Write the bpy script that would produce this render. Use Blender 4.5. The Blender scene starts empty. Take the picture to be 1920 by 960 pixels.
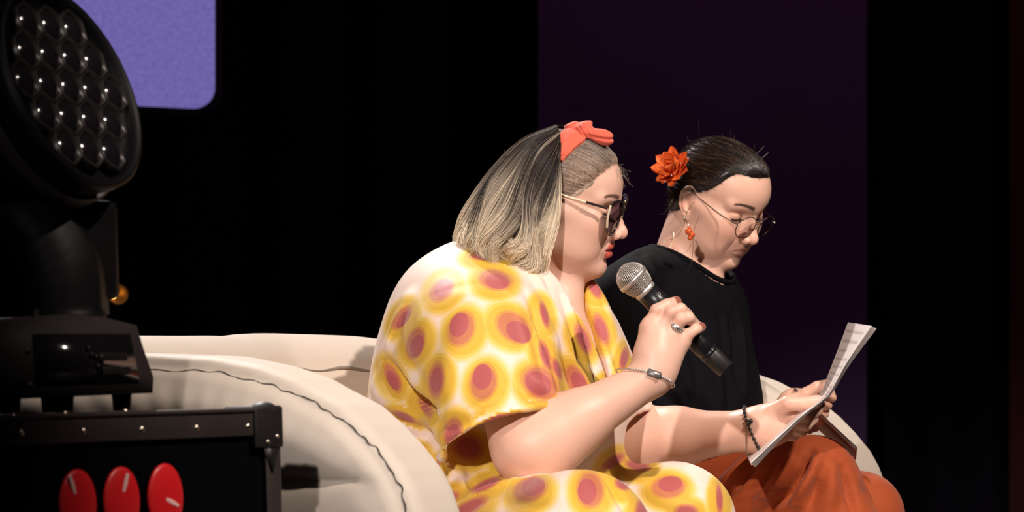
import bpy, bmesh, math, random
import numpy as np
from mathutils import Vector, Matrix
random.seed(7); RNG = np.random.default_rng(11)
SC = bpy.context.scene
COL = SC.collection

# ------------------------------------------------------------------ camera
FPX, CAMD, CAMZ, HORY = 5867.0, 4.7, 0.70, 735.0      # focal length in px, camera distance, height, horizon row
cam_d = bpy.data.cameras.new('camera'); cam = bpy.data.objects.new('camera', cam_d); COL.objects.link(cam)
cam.location = (0, -CAMD, CAMZ); cam.rotation_euler = (math.pi/2, 0, 0)
cam_d.sensor_width = 36; cam_d.lens = FPX*36/1920; cam_d.shift_y = (HORY-480)/1920
cam_d.clip_start = 0.05; cam_d.clip_end = 60
cam_d.dof.use_dof = True; cam_d.dof.focus_distance = 4.72; cam_d.dof.aperture_fstop = 8.0
SC.camera = cam

# ------------------------------------------------------------------ world, lamps, exposure
w = bpy.data.worlds.new('world'); SC.world = w; w.use_nodes = True
w.node_tree.nodes['Background'].inputs[0].default_value = (0.10, 0.07, 0.13, 1)
w.node_tree.nodes['Background'].inputs[1].default_value = 0.045
SC.view_settings.view_transform = 'Standard'; SC.view_settings.look = 'None'
SC.view_settings.exposure = 0.0; SC.view_settings.gamma = 1.0; SC.view_settings.use_curve_mapping = False

def spot(name, loc, target, watts, col, cone=30, radius=0.06, blend=0.4):
    d = bpy.data.lights.new(name, 'SPOT'); o = bpy.data.objects.new(name, d); COL.objects.link(o)
    o.location = loc; d.energy = watts; d.color = col; d.spot_size = math.radians(cone); d.spot_blend = blend
    d.shadow_soft_size = radius
    o.rotation_euler = (Vector(target)-Vector(loc)).to_track_quat('-Z', 'Y').to_euler()
    return o
spot('key_spot', (2.8, -3.0, 4.7), (0.12, 0.05, 0.75), 1350, (1.0, 0.86, 0.76), 30, 0.07)
spot('front_spot', (-1.3, -7.0, 3.2), (0.38, 0.1, 0.82), 1680, (1.0, 0.90, 0.85), 14.0, 0.09, 0.75)
spot('back_spot', (-1.4, 3.3, 4.2), (0.1, 0.1, 0.9), 900, (1.0, 0.93, 0.90), 26, 0.08)

# ------------------------------------------------------------------ pixels to places
def P(px, py, Y):
    k = (Y+CAMD)/FPX
    return np.array([(px-960.0)*k, Y, CAMZ+(HORY-py)*k])
def V3(*a): return np.array(a, dtype=float)
def unit(v): v = np.asarray(v, float); return v/np.linalg.norm(v)
def interp_path(pts, n):
    """Catmull-Rom through pts, n samples (works on any row width)"""
    p = np.asarray(pts, float); m = len(p)
    if m == 2: t = np.linspace(0, 1, n)[:, None]; return p[0]*(1-t)+p[1]*t
    e = np.vstack([2*p[0]-p[1], p, 2*p[-1]-p[-2]])
    u = np.linspace(0, m-1-1e-9, n); i = u.astype(int); f = (u-i)[:, None]
    a, b, c, d = e[i], e[i+1], e[i+2], e[i+3]
    return 0.5*((2*b)+(-a+c)*f+(2*a-5*b+4*c-d)*f**2+(-a+3*b-3*c+d)*f**3)

# ------------------------------------------------------------------ materials
def mat(name, col, rough=0.6, metal=0.0, spec=0.5, noise=0.0, nscale=40, bump=0.0, bscale=200, sss=0.0, coat=0.0,
        emit=None, estr=0.0, sheen=0.0, trans=0.0, alpha=1.0, ior=1.45):
    m = bpy.data.materials.new(name); m.use_nodes = True
    nt = m.node_tree; b = nt.nodes['Principled BSDF']
    b.inputs['Base Color'].default_value = (*col, 1); b.inputs['Roughness'].default_value = rough
    b.inputs['Metallic'].default_value = metal; b.inputs['Specular IOR Level'].default_value = spec
    b.inputs['IOR'].default_value = ior; b.inputs['Alpha'].default_value = alpha
    b.inputs['Transmission Weight'].default_value = trans
    b.inputs['Coat Weight'].default_value = coat; b.inputs['Sheen Weight'].default_value = sheen
    if sss:
        b.inputs['Subsurface Weight'].default_value = sss
        b.inputs['Subsurface Radius'].default_value = (1, 0.35, 0.2); b.inputs['Subsurface Scale'].default_value = 0.006
    if emit: b.inputs['Emission Color'].default_value = (*emit, 1); b.inputs['Emission Strength'].default_value = estr
    tc = nt.nodes.new('ShaderNodeTexCoord')
    if noise:
        n = nt.nodes.new('ShaderNodeTexNoise'); n.inputs['Scale'].default_value = nscale; n.inputs['Detail'].default_value = 5
        nt.links.new(tc.outputs['Object'], n.inputs['Vector'])
        mx = nt.nodes.new('ShaderNodeMix'); mx.data_type = 'RGBA'
        mx.inputs[6].default_value = (*[c*(1-noise) for c in col], 1); mx.inputs[7].default_value = (*[min(1, c*(1+noise)) for c in col], 1)
        nt.links.new(n.outputs['Fac'], mx.inputs[0]); nt.links.new(mx.outputs[2], b.inputs['Base Color'])
    if bump:
        n2 = nt.nodes.new('ShaderNodeTexNoise'); n2.inputs['Scale'].default_value = bscale; n2.inputs['Detail'].default_value = 3
        nt.links.new(tc.outputs['Object'], n2.inputs['Vector'])
        bp = nt.nodes.new('ShaderNodeBump'); bp.inputs['Strength'].default_value = bump; bp.inputs['Distance'].default_value = 0.002
        nt.links.new(n2.outputs['Fac'], bp.inputs['Height']); nt.links.new(bp.outputs['Normal'], b.inputs['Normal'])
    return m
def mat_attr(name, attr='col', **k):
    """Principled material whose base colour is the thing's own colour, stored per vertex"""
    m = mat(name, (0.5, 0.5, 0.5), **k); nt = m.node_tree
    a = nt.nodes.new('ShaderNodeAttribute'); a.attribute_name = attr
    nt.links.new(a.outputs['Color'], nt.nodes['Principled BSDF'].inputs['Base Color'])
    return m

# ------------------------------------------------------------------ objects
def tag(o, label, cat=None, group=None, kind=None):
    if label: o['label'] = label
    if cat: o['category'] = cat
    if group: o['group'] = group
    if kind: o['kind'] = kind
    return o
def empty(name, loc=(0, 0, 0), parent=None):
    o = bpy.data.objects.new(name, None); COL.objects.link(o); o.location = loc; o.empty_display_size = 0.05
    if parent: o.parent = parent
    return o
def link(name, me, m, parent=None):
    o = bpy.data.objects.new(name, me); COL.objects.link(o)
    if m is not None:
        for mm in (m if isinstance(m, (list, tuple)) else [m]): me.materials.append(mm)
    if parent:
        o.parent = parent; o.matrix_parent_inverse = parent.matrix_world.inverted() if False else Matrix.Translation(-Vector(parent.location))
    return o
def mesh_np(name, verts, faces, smooth=True, attrs=None):
    """faces: (n,3), (n,4) arrays or a list of such arrays"""
    me = bpy.data.meshes.new(name)
    fl = faces if isinstance(faces, list) else [faces]
    fl = [np.asarray(f, np.int32) for f in fl if len(f)]
    verts = np.asarray(verts, np.float32)
    me.vertices.add(len(verts)); me.vertices.foreach_set('co', verts.ravel())
    loops = np.concatenate([f.ravel() for f in fl]); cnt = np.concatenate([np.full(len(f), f.shape[1], np.int32) for f in fl])
    st = np.concatenate([[0], np.cumsum(cnt)[:-1]]).astype(np.int32)
    me.loops.add(len(loops)); me.loops.foreach_set('vertex_index', loops)
    me.polygons.add(len(cnt)); me.polygons.foreach_set('loop_start', st); me.polygons.foreach_set('loop_total', cnt)
    me.update(calc_edges=True)
    if smooth: me.polygons.foreach_set('use_smooth', np.ones(len(cnt), bool))
    if attrs:
        for k, a in attrs.items():
            a = np.asarray(a, np.float32)
            if a.ndim == 1: me.attributes.new(k, 'FLOAT', 'POINT').data.foreach_set('value', a)
            else:
                c4 = np.ones((len(a), 4), np.float32); c4[:, :3] = a
                me.attributes.new(k, 'FLOAT_COLOR', 'POINT').data.foreach_set('color', c4.ravel())
    me.validate(); return me
class Geo:
    """collects pieces of one part"""
    def __init__(s): s.v = []; s.q = []; s.t = []; s.n = 0; s.c = []
    def add(s, v, q=None, t=None, c=None):
        v = np.asarray(v, float).reshape(-1, 3)
        if q is not None and len(q): s.q.append(np.asarray(q)+s.n)
        if t is not None and len(t): s.t.append(np.asarray(t)+s.n)
        s.v.append(v); s.n += len(v)
        if c is not None: s.c.append(np.broadcast_to(np.asarray(c, float), (len(v), 3)))
        return s
    def mesh(s, name, smooth=True, attrs=None):
        f = []
        if s.q: f.append(np.concatenate(s.q))
        if s.t: f.append(np.concatenate(s.t))
        a = dict(attrs or {})
        if s.c: a['col'] = np.concatenate(s.c)
        return mesh_np(name, np.concatenate(s.v), f, smooth, a)
    def obj(s, name, m, parent=None, smooth=True, attrs=None):
        return link(name, s.mesh(name, smooth, attrs), m, parent)
    # ---- shapes
    def grid(s, G, c=None, wrap=False):
        G = np.asarray(G, float); a, b = G.shape[:2]
        i = np.arange(a*b).reshape(a, b)
        if wrap: i = np.concatenate([i, i[:, :1]], 1)
        q = np.stack([i[:-1, :-1], i[:-1, 1:], i[1:, 1:], i[1:, :-1]], -1).reshape(-1, 4)
        return s.add(G.reshape(-1, 3), q=q, c=c if c is None or np.ndim(c) == 1 else np.asarray(c).reshape(-1, 3))
    def tube(s, pts, r, sides=8, c=None, cap=True, flat=1.0, up=None, closed=False):
        p = np.asarray(pts, float); n = len(p); r = np.broadcast_to(np.asarray(r, float), (n,))
        if closed: tg = np.roll(p, -1, 0)-np.roll(p, 1, 0)
        else: tg = np.gradient(p, axis=0)
        tg /= np.linalg.norm(tg, axis=1, keepdims=True)+1e-12
        a = np.zeros((n, 3)); u0 = np.asarray(up if up is not None else ((0, 0, 1) if abs(tg[0, 2]) < 0.9 else (1, 0, 0)), float)
        for i in range(n):
            u = u0-tg[i]*np.dot(u0, tg[i]); u /= np.linalg.norm(u)+1e-12; a[i] = u
            if up is None: u0 = u
        b = np.cross(tg, a); th = np.arange(sides)*2*math.pi/sides
        G = p[:, None]+r[:, None, None]*(np.cos(th)[None, :, None]*a[:, None]+flat*np.sin(th)[None, :, None]*b[:, None])
        if closed: G = np.concatenate([G, G[:1]], 0)
        s.grid(G, c=None if c is None else (c if np.ndim(c) == 1 else np.repeat(np.asarray(c)[:, None], sides, 1)), wrap=True)
        if cap and not closed:
            for k, sg in ((0, 1), (n-1, -1)):
                ring = G[k]; idx = np.arange(sides); nx = (idx+1) % sides
                t = np.stack([idx, nx, np.full(sides, sides)], 1)
                if sg > 0: t = t[:, ::-1]
                cc = None if c is None else (c if np.ndim(c) == 1 else c[k])
                s.add(np.vstack([ring, p[k]]), t=t, c=cc)
        return s
    def box(s, c, size, R=None, bev=0.0, col=None):
        bm = bmesh.new(); bmesh.ops.create_cube(bm, size=1)
        bmesh.ops.scale(bm, vec=Vector(size), verts=bm.verts)
        if bev: bmesh.ops.bevel(bm, geom=bm.edges[:], offset=bev, segments=2, profile=0.6, affect='EDGES')
        return s.bm(bm, c, R, col)
    def bm(s, bm, c=(0, 0, 0), R=None, col=None):
        bmesh.ops.triangulate(bm, faces=bm.faces[:])
        v = np.array([x.co[:] for x in bm.verts]); bm.verts.index_update()
        f = np.array([[x.index for x in fc.verts] for fc in bm.faces]); bm.free()
        if R is not None: v = v@np.asarray(R).T
        return s.add(v+np.asarray(c, float), t=f, c=col)
    def sphere(s, c, r, R=None, n=12, col=None):
        bm = bmesh.new(); bmesh.ops.create_uvsphere(bm, u_segments=n*2, v_segments=n, radius=1)
        bmesh.ops.scale(bm, vec=Vector(np.broadcast_to(r, 3)), verts=bm.verts)
        return s.bm(bm, c, R, col)
    def lathe(s, prof, c, axis, n=24, col=None):
        """prof: (radius, along) rows about axis from c"""
        ax = unit(axis); a = unit(np.cross(ax, (0.3, 0.9, 0.2))); b = np.cross(ax, a); th = np.arange(n)*2*math.pi/n
        pr = np.asarray(prof, float)
        G = np.asarray(c)+pr[:, None, 1:2]*ax+pr[:, None, 0:1]*(np.cos(th)[None, :, None]*a+np.sin(th)[None, :, None]*b)
        return s.grid(G[:, ::-1], c=col, wrap=True)
def frame(x, up):
    x = unit(x); y = unit(np.cross(up, x)); z = np.cross(x, y); return np.stack([x, y, z], 1)   # columns
def rot(axis, deg): return np.array(Matrix.Rotation(math.radians(deg), 3, Vector(axis)))

# ------------------------------------------------------------------ implicit modelling
def s_sph(p, c, r): return np.linalg.norm(p-c, axis=1)-r
def s_ell(p, c, r, R=None):
    q = p-c
    if R is not None: q = q@R
    r = np.asarray(r, float); k0 = np.linalg.norm(q/r, axis=1); k1 = np.linalg.norm(q/(r*r), axis=1)+1e-9
    return k0*(k0-1)/k1
def s_cap(p, a, b, ra, rb=None):
    rb = ra if rb is None else rb; a = np.asarray(a, float); b = np.asarray(b, float)
    ba = b-a; pa = p-a; h = np.clip(pa@ba/(ba@ba+1e-12), 0, 1)
    return np.linalg.norm(pa-h[:, None]*ba, axis=1)-(ra+(rb-ra)*h)
def s_chain(p, pts, rs, k=0.0):
    d = None
    for i in range(len(pts)-1):
        e = s_cap(p, pts[i], pts[i+1], rs[i], rs[i+1]); d = e if d is None else (su(d, e, k) if k else np.minimum(d, e))
    return d
def s_box(p, c, half, r=0.0, R=None):
    q = p-c
    if R is not None: q = q@R
    q = np.abs(q)-(np.asarray(half)-r)
    return np.linalg.norm(np.maximum(q, 0), axis=1)+np.minimum(q.max(1), 0)-r
def su(a, b, k):
    h = np.maximum(k-np.abs(a-b), 0)/k; return np.minimum(a, b)-h*h*k*0.25
def ss(a, b, k):      # a minus b
    b = -b; h = np.maximum(k-np.abs(a-b), 0)/k; return np.maximum(a, b)+h*h*k*0.25
def si(a, b, k):
    h = np.maximum(k-np.abs(a-b), 0)/k; return np.maximum(a, b)+h*h*k*0.25
def gauss(x, s): return np.exp(-(x/s)**2)
def sstep(a, b, x): t = np.clip((x-a)/(b-a), 0, 1); return t*t*(3-2*t)
def surface(f, lo, hi, h, project=1):
    """block-sparse surface nets of f<0; returns verts, quads"""
    lo = np.asarray(lo, float); hi = np.asarray(hi, float); B = 8
    nb = np.ceil((hi-lo)/(h*B)).astype(int)
    gi = np.stack(np.meshgrid(*[np.arange(n) for n in nb], indexing='ij'), -1).reshape(-1, 3)
    cen = lo+(gi+0.5)*B*h
    act = np.abs(f(cen)) < B*h*0.87*1.45
    gi = gi[act]
    o = np.arange(B+1); off = np.stack(np.meshgrid(o, o, o, indexing='ij'), -1).reshape(-1, 3)
    vals = np.empty((len(gi), (B+1)**3), np.float32)
    for i in range(0, len(gi), 400):
        pts = lo+(gi[i:i+400, None]*B+off[None])*h
        vals[i:i+400] = f(pts.reshape(-1, 3)).reshape(-1, (B+1)**3)
    vals = vals.reshape(-1, B+1, B+1, B+1); N = nb*B+2
    key = lambda c: (c[..., 0]*N[1]+c[..., 1])*N[2]+c[..., 2]
    corners = np.array([[a, b, c] for a in (0, 1) for b in (0, 1) for c in (0, 1)])
    cv = np.stack([vals[:, a:a+B, b:b+B, c:c+B] for a, b, c in corners], -1)
    neg = cv < 0; mixed = neg.any(-1) & ~neg.all(-1)
    bi, ci, cj, ck = np.nonzero(mixed); v8 = cv[bi, ci, cj, ck]
    cell = gi[bi]*B+np.stack([ci, cj, ck], 1)
    acc = np.zeros((len(cell), 3)); num = np.zeros(len(cell))
    for a in range(8):
        for b in range(a+1, 8):
            if np.abs(corners[a]-corners[b]).sum() != 1: continue
            x = (v8[:, a] < 0) != (v8[:, b] < 0)
            t = v8[x, a]/(v8[x, a]-v8[x, b])
            acc[x] += corners[a]+t[:, None]*(corners[b]-corners[a]); num[x] += 1
    V = lo+(cell+acc/num[:, None])*h
    ks = key(cell); order = np.argsort(ks); ks = ks[order]; V = V[order]
    Q = []
    for ax in range(3):
        e = np.eye(3, dtype=int)[ax]; u = np.eye(3, dtype=int)[(ax+1) % 3]; w_ = np.eye(3, dtype=int)[(ax+2) % 3]
        v0 = vals[:, :B, :B, :B]; v1 = vals[:, e[0]:e[0]+B, e[1]:e[1]+B, e[2]:e[2]+B]
        bi, ci, cj, ck = np.nonzero((v0 < 0) != (v1 < 0))
        g = gi[bi]*B+np.stack([ci, cj, ck], 1); flip = v0[bi, ci, cj, ck] >= 0
        q = np.stack([key(g-u-w_), key(g-w_), key(g), key(g-u)], 1)
        ix = np.minimum(np.searchsorted(ks, q), len(ks)-1); ok = (ks[ix] == q).all(1)
        ix[flip] = ix[flip][:, ::-1]; Q.append(ix[ok])
    for _ in range(project):
        d = f(V); e = h*0.5; g = np.stack([f(V+np.eye(3)[a]*e)-f(V-np.eye(3)[a]*e) for a in range(3)], 1)/(2*e)
        V = V-np.clip(d, -h, h)[:, None]*g/np.maximum((g*g).sum(1, keepdims=True), 0.3)
    return V, np.concatenate(Q)
def vnormals(V, Q):
    n = np.cross(V[Q[:, 2]]-V[Q[:, 0]], V[Q[:, 3]]-V[Q[:, 1]]); o = np.zeros_like(V)
    for k in range(4):
        for a in range(3): o[:, a] += np.bincount(Q[:, k], n[:, a], len(V))
    return o/(np.linalg.norm(o, axis=1, keepdims=True)+1e-12)
def relax(V, Q, it=2, lam=0.5):
    for _ in range(it):
        s = np.zeros_like(V); c = np.zeros(len(V))
        for k in range(4):
            i, j = Q[:, k], Q[:, (k+1) % 4]
            for a, b in ((i, j), (j, i)):
                for d in range(3): s[:, d] += np.bincount(a, V[b, d], len(V))
                c += np.bincount(a, minlength=len(V))
        V = V+lam*(s/c[:, None]-V)
    return V
def noise3(p, seed=0, oct=3, scale=1.0):
    """smooth value built of a few random sine waves"""
    r = np.random.default_rng(seed); o = np.zeros(len(p)); amp = 1.0
    for k in range(oct):
        for _ in range(5):
            d = r.normal(size=3); d /= np.linalg.norm(d); o += amp*np.sin(p@d*scale*(2**k)*(0.7+0.6*r.random())+r.random()*6.28)/5
        amp *= 0.5
    return o
# ================================================================== the stage
M_FLOOR = mat('stage_floor', (0.012, 0.011, 0.013), 0.5, noise=0.3, nscale=6, bump=0.2)
M_DRAPE = mat('black_drape', (0.0035, 0.0025, 0.005), 0.95, noise=0.3, nscale=5, spec=0.1)
M_PANEL = mat('dark_violet_panel', (0.055, 0.03, 0.075), 0.9, noise=0.12, nscale=3, spec=0.1)
M_WING = mat('dark_red_drape', (0.03, 0.008, 0.006), 0.9, noise=0.2, spec=0.1)
Geo().box((0, 0.5, -0.03), (14, 12, 0.06)).obj('floor', M_FLOOR, smooth=False)['kind'] = 'structure'
def drape(name, x0, x1, y, z1, m, amp=0.012, period=0.13):
    n = max(8, int((x1-x0)/0.02)); xs = np.linspace(x0, x1, n); zs = np.linspace(0.0, z1, 3)
    yy = y+amp*np.sin(xs*2*math.pi/period)+0.5*amp*np.sin(xs*2*math.pi/period*0.37+1)
    G = np.stack([np.stack([xs, yy, np.full(n, z)], 1) for z in zs])
    G2 = G+np.array([0, 0.01, 0])
    g = Geo(); g.grid(G); g.grid(G2[::-1])
    o = g.obj(name, m); o['kind'] = 'structure'; return o
drape('wall_back', -4.5, 4.5, 4.6, 4.5, M_DRAPE, 0.05, 0.3)
def pan(name, px0, px1, Y, m, th=0.03):
    a = P(px0, 480, Y); b = P(px1, 480, Y)
    o = Geo().box(((a[0]+b[0])/2, Y+th/2, 2.0), (b[0]-a[0], th, 4.0), bev=0.004).obj(name, m, smooth=False)
    return o
tag(pan('backdrop', 1008, 1626, 4.0, M_PANEL), 'tall dark violet backdrop panel behind the woman in black', 'panel')
tag(pan('stage_wing', 1893, 2050, 4.05, M_WING), 'dark reddish stage wing panel at the far right edge', 'panel')
spot('violet_wash', (1.2, 1.2, 4.4), (0.95, 4.0, 1.5), 105, (1.0, 0.42, 0.72), 60, 0.1, 0.8)

# violet lit screen hanging behind the lamp
def screen():
    root = empty('projection_screen', P(200, -150, 3.6)); tag(root, 'blank violet lit screen hanging at the top left', 'screen')
    m = mat('violet_screen', (0.02, 0.015, 0.05), 0.8); nt = m.node_tree; b = nt.nodes['Principled BSDF']
    n = nt.nodes.new('ShaderNodeTexNoise'); n.inputs['Scale'].default_value = 90; n.inputs['Detail'].default_value = 6
    tc = nt.nodes.new('ShaderNodeTexCoord'); nt.links.new(tc.outputs['Object'], n.inputs['Vector'])
    cr = nt.nodes.new('ShaderNodeValToRGB'); e = cr.color_ramp.elements
    e[0].position = 0.3; e[0].color = (0.135, 0.105, 0.36, 1); e[1].position = 0.7; e[1].color = (0.20, 0.16, 0.46, 1)
    nt.links.new(n.outputs['Fac'], cr.inputs['Fac']); nt.links.new(cr.outputs['Color'], b.inputs['Emission Color'])
    b.inputs['Emission Strength'].default_value = 0.92
    def sheet(x0, x1, y0, y1, rad, Y):
        pts = []
        for cx, cy, a0 in ((x1-rad, y1-rad, 0), (x0+rad, y1-rad, 90), (x0+rad, y0+rad, 180), (x1-rad, y0+rad, 270)):
            for k in range(9):
                a = math.radians(a0+k*11.25); pts.append((cx+rad*math.cos(a), cy+rad*math.sin(a)))
        q = np.array([P(x, y+(x-300)*0.05, Y) for x, y in pts]); n_ = len(q); c = q.mean(0)
        back = q+np.array([0, 0.012, 0]); idx = np.arange(n_); nx = (idx+1) % n_
        v = np.vstack([q, back, c, c+np.array([0, 0.012, 0])])
        t = np.concatenate([np.stack([idx, np.full(n_, 2*n_), nx], 1), np.stack([idx+n_, nx+n_, np.full(n_, 2*n_+1)], 1)])
        qd = np.stack([idx, nx, nx+n_, idx+n_], 1)
        return v, qd, t
    v, q, t = sheet(-120, 402, -520, 200, 42, 3.6)
    Geo().add(v, q, t).obj('screen_cloth', m, root, smooth=False)
    v, q, t = sheet(-134, 416, -534, 214, 46, 3.615)
    Geo().add(v, q, t).obj('screen_border', mat('screen_border', (0.02, 0.012, 0.03), 0.8), root, smooth=False)
    for px in (-60, 330):
        Geo().tube([P(px, -520, 3.61), P(px, -1900, 3.61)], 0.004, 6).obj('hanging_wire', M_DRAPE, root)
screen()

# ------------------------------------------------------------------ sofa
M_SOFA = mat('cream_flocked_vinyl', (0.62, 0.54, 0.46), 0.62, spec=0.35, noise=0.03, nscale=12, bump=0.05, bscale=60)
M_SEAM = mat('dark_seam', (0.045, 0.032, 0.025), 0.8)
SO = V3(-0.5, -0.45, 0.0); SF = V3(math.cos(math.radians(-30)), math.sin(math.radians(-30)), 0); SL = V3(-SF[1], SF[0], 0)
SR = np.stack([SF, SL, V3(0, 0, 1)], 1)              # columns: forward, along the back, up
def sofa_w(q): return SO+np.asarray(q, float)@SR.T
ARM = np.array([(-.30, .03), (.48, .03), (.505, .08), (.515, .25), (.505, .4), (.494, .5), (.484, .547), (.473, .575), (.458, .601), (.431, .632), (.403, .658),
                (.369, .683), (.321, .703), (.29, .718), (.238, .734), (.16, .747), (.06, .752), (-.06, .752), (-.17, .745), (-.26, .70), (-.31, .6), (-.33, .4), (-.33, .1)])
def poly_sd(x, y, P_):
    n = len(P_); d = np.full(len(x), 1e9); inside = np.zeros(len(x), bool)
    for i in range(n):
        a = P_[i]; b = P_[(i+1) % n]; e = b-a; wx = x-a[0]; wy = y-a[1]
        t = np.clip((wx*e[0]+wy*e[1])/(e@e), 0, 1); dx = wx-e[0]*t; dy = wy-e[1]*t
        d = np.minimum(d, dx*dx+dy*dy)
        c = ((a[1] > y) != (b[1] > y)); xi = a[0]+(y-a[1])*e[0]/(e[1] if abs(e[1]) > 1e-9 else 1e-9)
        inside ^= c & (x < xi)
    d = np.sqrt(d); return np.where(inside, -d, d)
def arm_sdf(p):
    """drum shaped arm in the forward-up plane; outer face at l=-0.09, pillowed in horizontal chambers"""
    d2 = poly_sd(p[:, 0], p[:, 2], ARM); R = 0.034; hw = 0.07; l = p[:, 1]+0.02
    ch = np.abs(np.sin((p[:, 2]-0.586)*math.pi/0.24))**0.4
    bul = (0.020*ch-0.001+0.004*noise3(p, 5, 2, 12)+0.0009*np.sin(np.arctan2(p[:, 2]-.45, p[:, 0]-.2)*46)*gauss(d2+.04, .03))*sstep(-0.012, -0.07, d2)
    q0 = d2+R; q1 = np.abs(l)-(hw-R)-bul
    d = np.hypot(np.maximum(q0, 0), np.maximum(q1, 0))+np.minimum(np.maximum(q0, q1), 0)-R
    return d+0.0045*gauss(d2+0.017, 0.007)*(np.abs(l) > .045)+0.002*noise3(p, 8, 2, 20)
def build_sofa():
    root = empty('sofa', sofa_w((0.1, 0.65, 0))); tag(root, 'cream puffy inflatable style two seat sofa under both women', 'sofa')
    V, Q = surface(arm_sdf, (-.38, -.14, -.02), (.58, .10, .80), 0.0065)
    link('arm', mesh_np('arm', sofa_w(V), Q), M_SOFA, root)
    V2 = V*V3(1, -1, 1)+V3(-.012, 1.37, 0)
    link('arm', mesh_np('arm', sofa_w(V2), Q[:, ::-1]), M_SOFA, root)
    # seam thread on the near arm
    n = 320; s = np.linspace(0, 1, n)
    ring = interp_path([(-.2, .70), (-.06, .728), (.06, .729), (.16, .727), (.22, .718), (.275, .705), (.319, .691), (.358, .672), (.395, .650), (.424, .626), (.452, .593), (.468, .555), (.477, .5), (.486, .4), (.49, .25)], n)
    tgt = np.gradient(ring, axis=0); tgt /= np.linalg.norm(tgt, axis=1, keepdims=True); nrm = np.stack([-tgt[:, 1], tgt[:, 0]], 1)
    ring = ring+nrm*(0.0014*np.sin(s*150)*np.sin(s*23)+0.0010*np.sin(s*61))[:, None]
    pts = np.stack([ring[:, 0], np.full(n, -0.2), ring[:, 1]], 1)
    for _ in range(24): pts[:, 1] += arm_sdf(pts)*0.9
    Geo().tube(sofa_w(pts), 0.0006+0.0006*np.abs(np.sin(s*70)), 6).obj('seam', M_SEAM, root)
    # back: wide roll on a panel
    def back(p):
        f_, l, z = p[:, 0]+0.03*np.sin((l_ := p[:, 1])*1.1), p[:, 1], p[:, 2]
        d = s_box(p, V3(-.20, .69, .36), (.11, .66, .34), 0.09)
        top = s_cap(p, V3(-.20, .10, .688), V3(-.20, 1.30, .688), 0.098)
        d = su(d, top, 0.02)
        ch = np.abs(np.sin((l-0.05)*math.pi/0.42))**0.5
        return d-0.006*ch+0.003*noise3(p, 3, 2, 14)
    V, Q = surface(back, (-.42, -.06, -.02), (.05, 1.46, .84), 0.009)
    V[:, 2] -= .014*sstep(.7, .0, V[:, 1])*sstep(.4, .7, V[:, 2]); link('back', mesh_np('back', sofa_w(V), Q), M_SOFA, root)
    n = 160; l = np.linspace(0.06, 1.3, n); pts = np.stack([np.full(n, 0.1), l, 0.735+0.0025*np.sin(l*40)], 1)
    for _ in range(24): pts[:, 0] -= back(pts)*0.9
    Geo().tube(sofa_w(pts), 0.0024+0.0012*np.sin(l*30), 6).obj('seam', mat('tan_seam', (0.22, 0.18, 0.14), 0.8), root)
    def seat(p):
        d = s_box(p, V3(.20, .69, .20), (.33, .60, .19), 0.08)
        return d-0.012*np.abs(np.sin((p[:, 1]-.09)*math.pi/.6))**0.5
    V, Q = surface(seat, (-.2, .03, -.02), (.6, 1.36, .46), 0.012)
    link('seat', mesh_np('seat', sofa_w(V), Q), M_SOFA, root)
build_sofa()

# ------------------------------------------------------------------ flight case in front, at the left
M_CASE = mat('black_case_board', (0.0015, 0.0014, 0.0018), 0.9, spec=0.03, noise=0.3, nscale=60)
M_EDGE = mat('dull_aluminium_edging', (0.045, 0.034, 0.032), 0.5, metal=0.5, noise=0.25, nscale=25, bump=0.1, bscale=40)
M_RIVET = mat('steel_rivet', (0.75, 0.66, 0.55), 0.25, metal=1.0)
M_CORNER = mat('black_corner_steel', (0.014, 0.012, 0.013), 0.5, metal=0.3, noise=0.3, nscale=40)
M_RED = mat('red_gloss_emblem', (0.62, 0.010, 0.014), 0.4, coat=0.2)
M_HIGHLIGHT = mat('pale_highlight', (0.75, 0.45, 0.42), 0.4)
TH = math.radians(52); CO = P(522, 766, -0.9)
TILT = rot((0, 1, 0), -1.5)                          # the case stands a little askew
UA = TILT@V3(-math.cos(TH), -math.sin(TH), 0); UI = TILT@V3(-math.sin(TH), math.cos(TH), 0); UZ = TILT@V3(0, 0, 1)
CR = np.stack([UA, UI, UZ], 1)
def cw(q): return CO+np.asarray(q, float)@CR.T
def face_at(px, py, off=0.0):
    o = V3(0, -CAMD, CAMZ); d = P(px, py, 0)-o; p0 = CO-UI*off
    return o+d*(((p0-o)@UI)/(d@UI))
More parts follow.
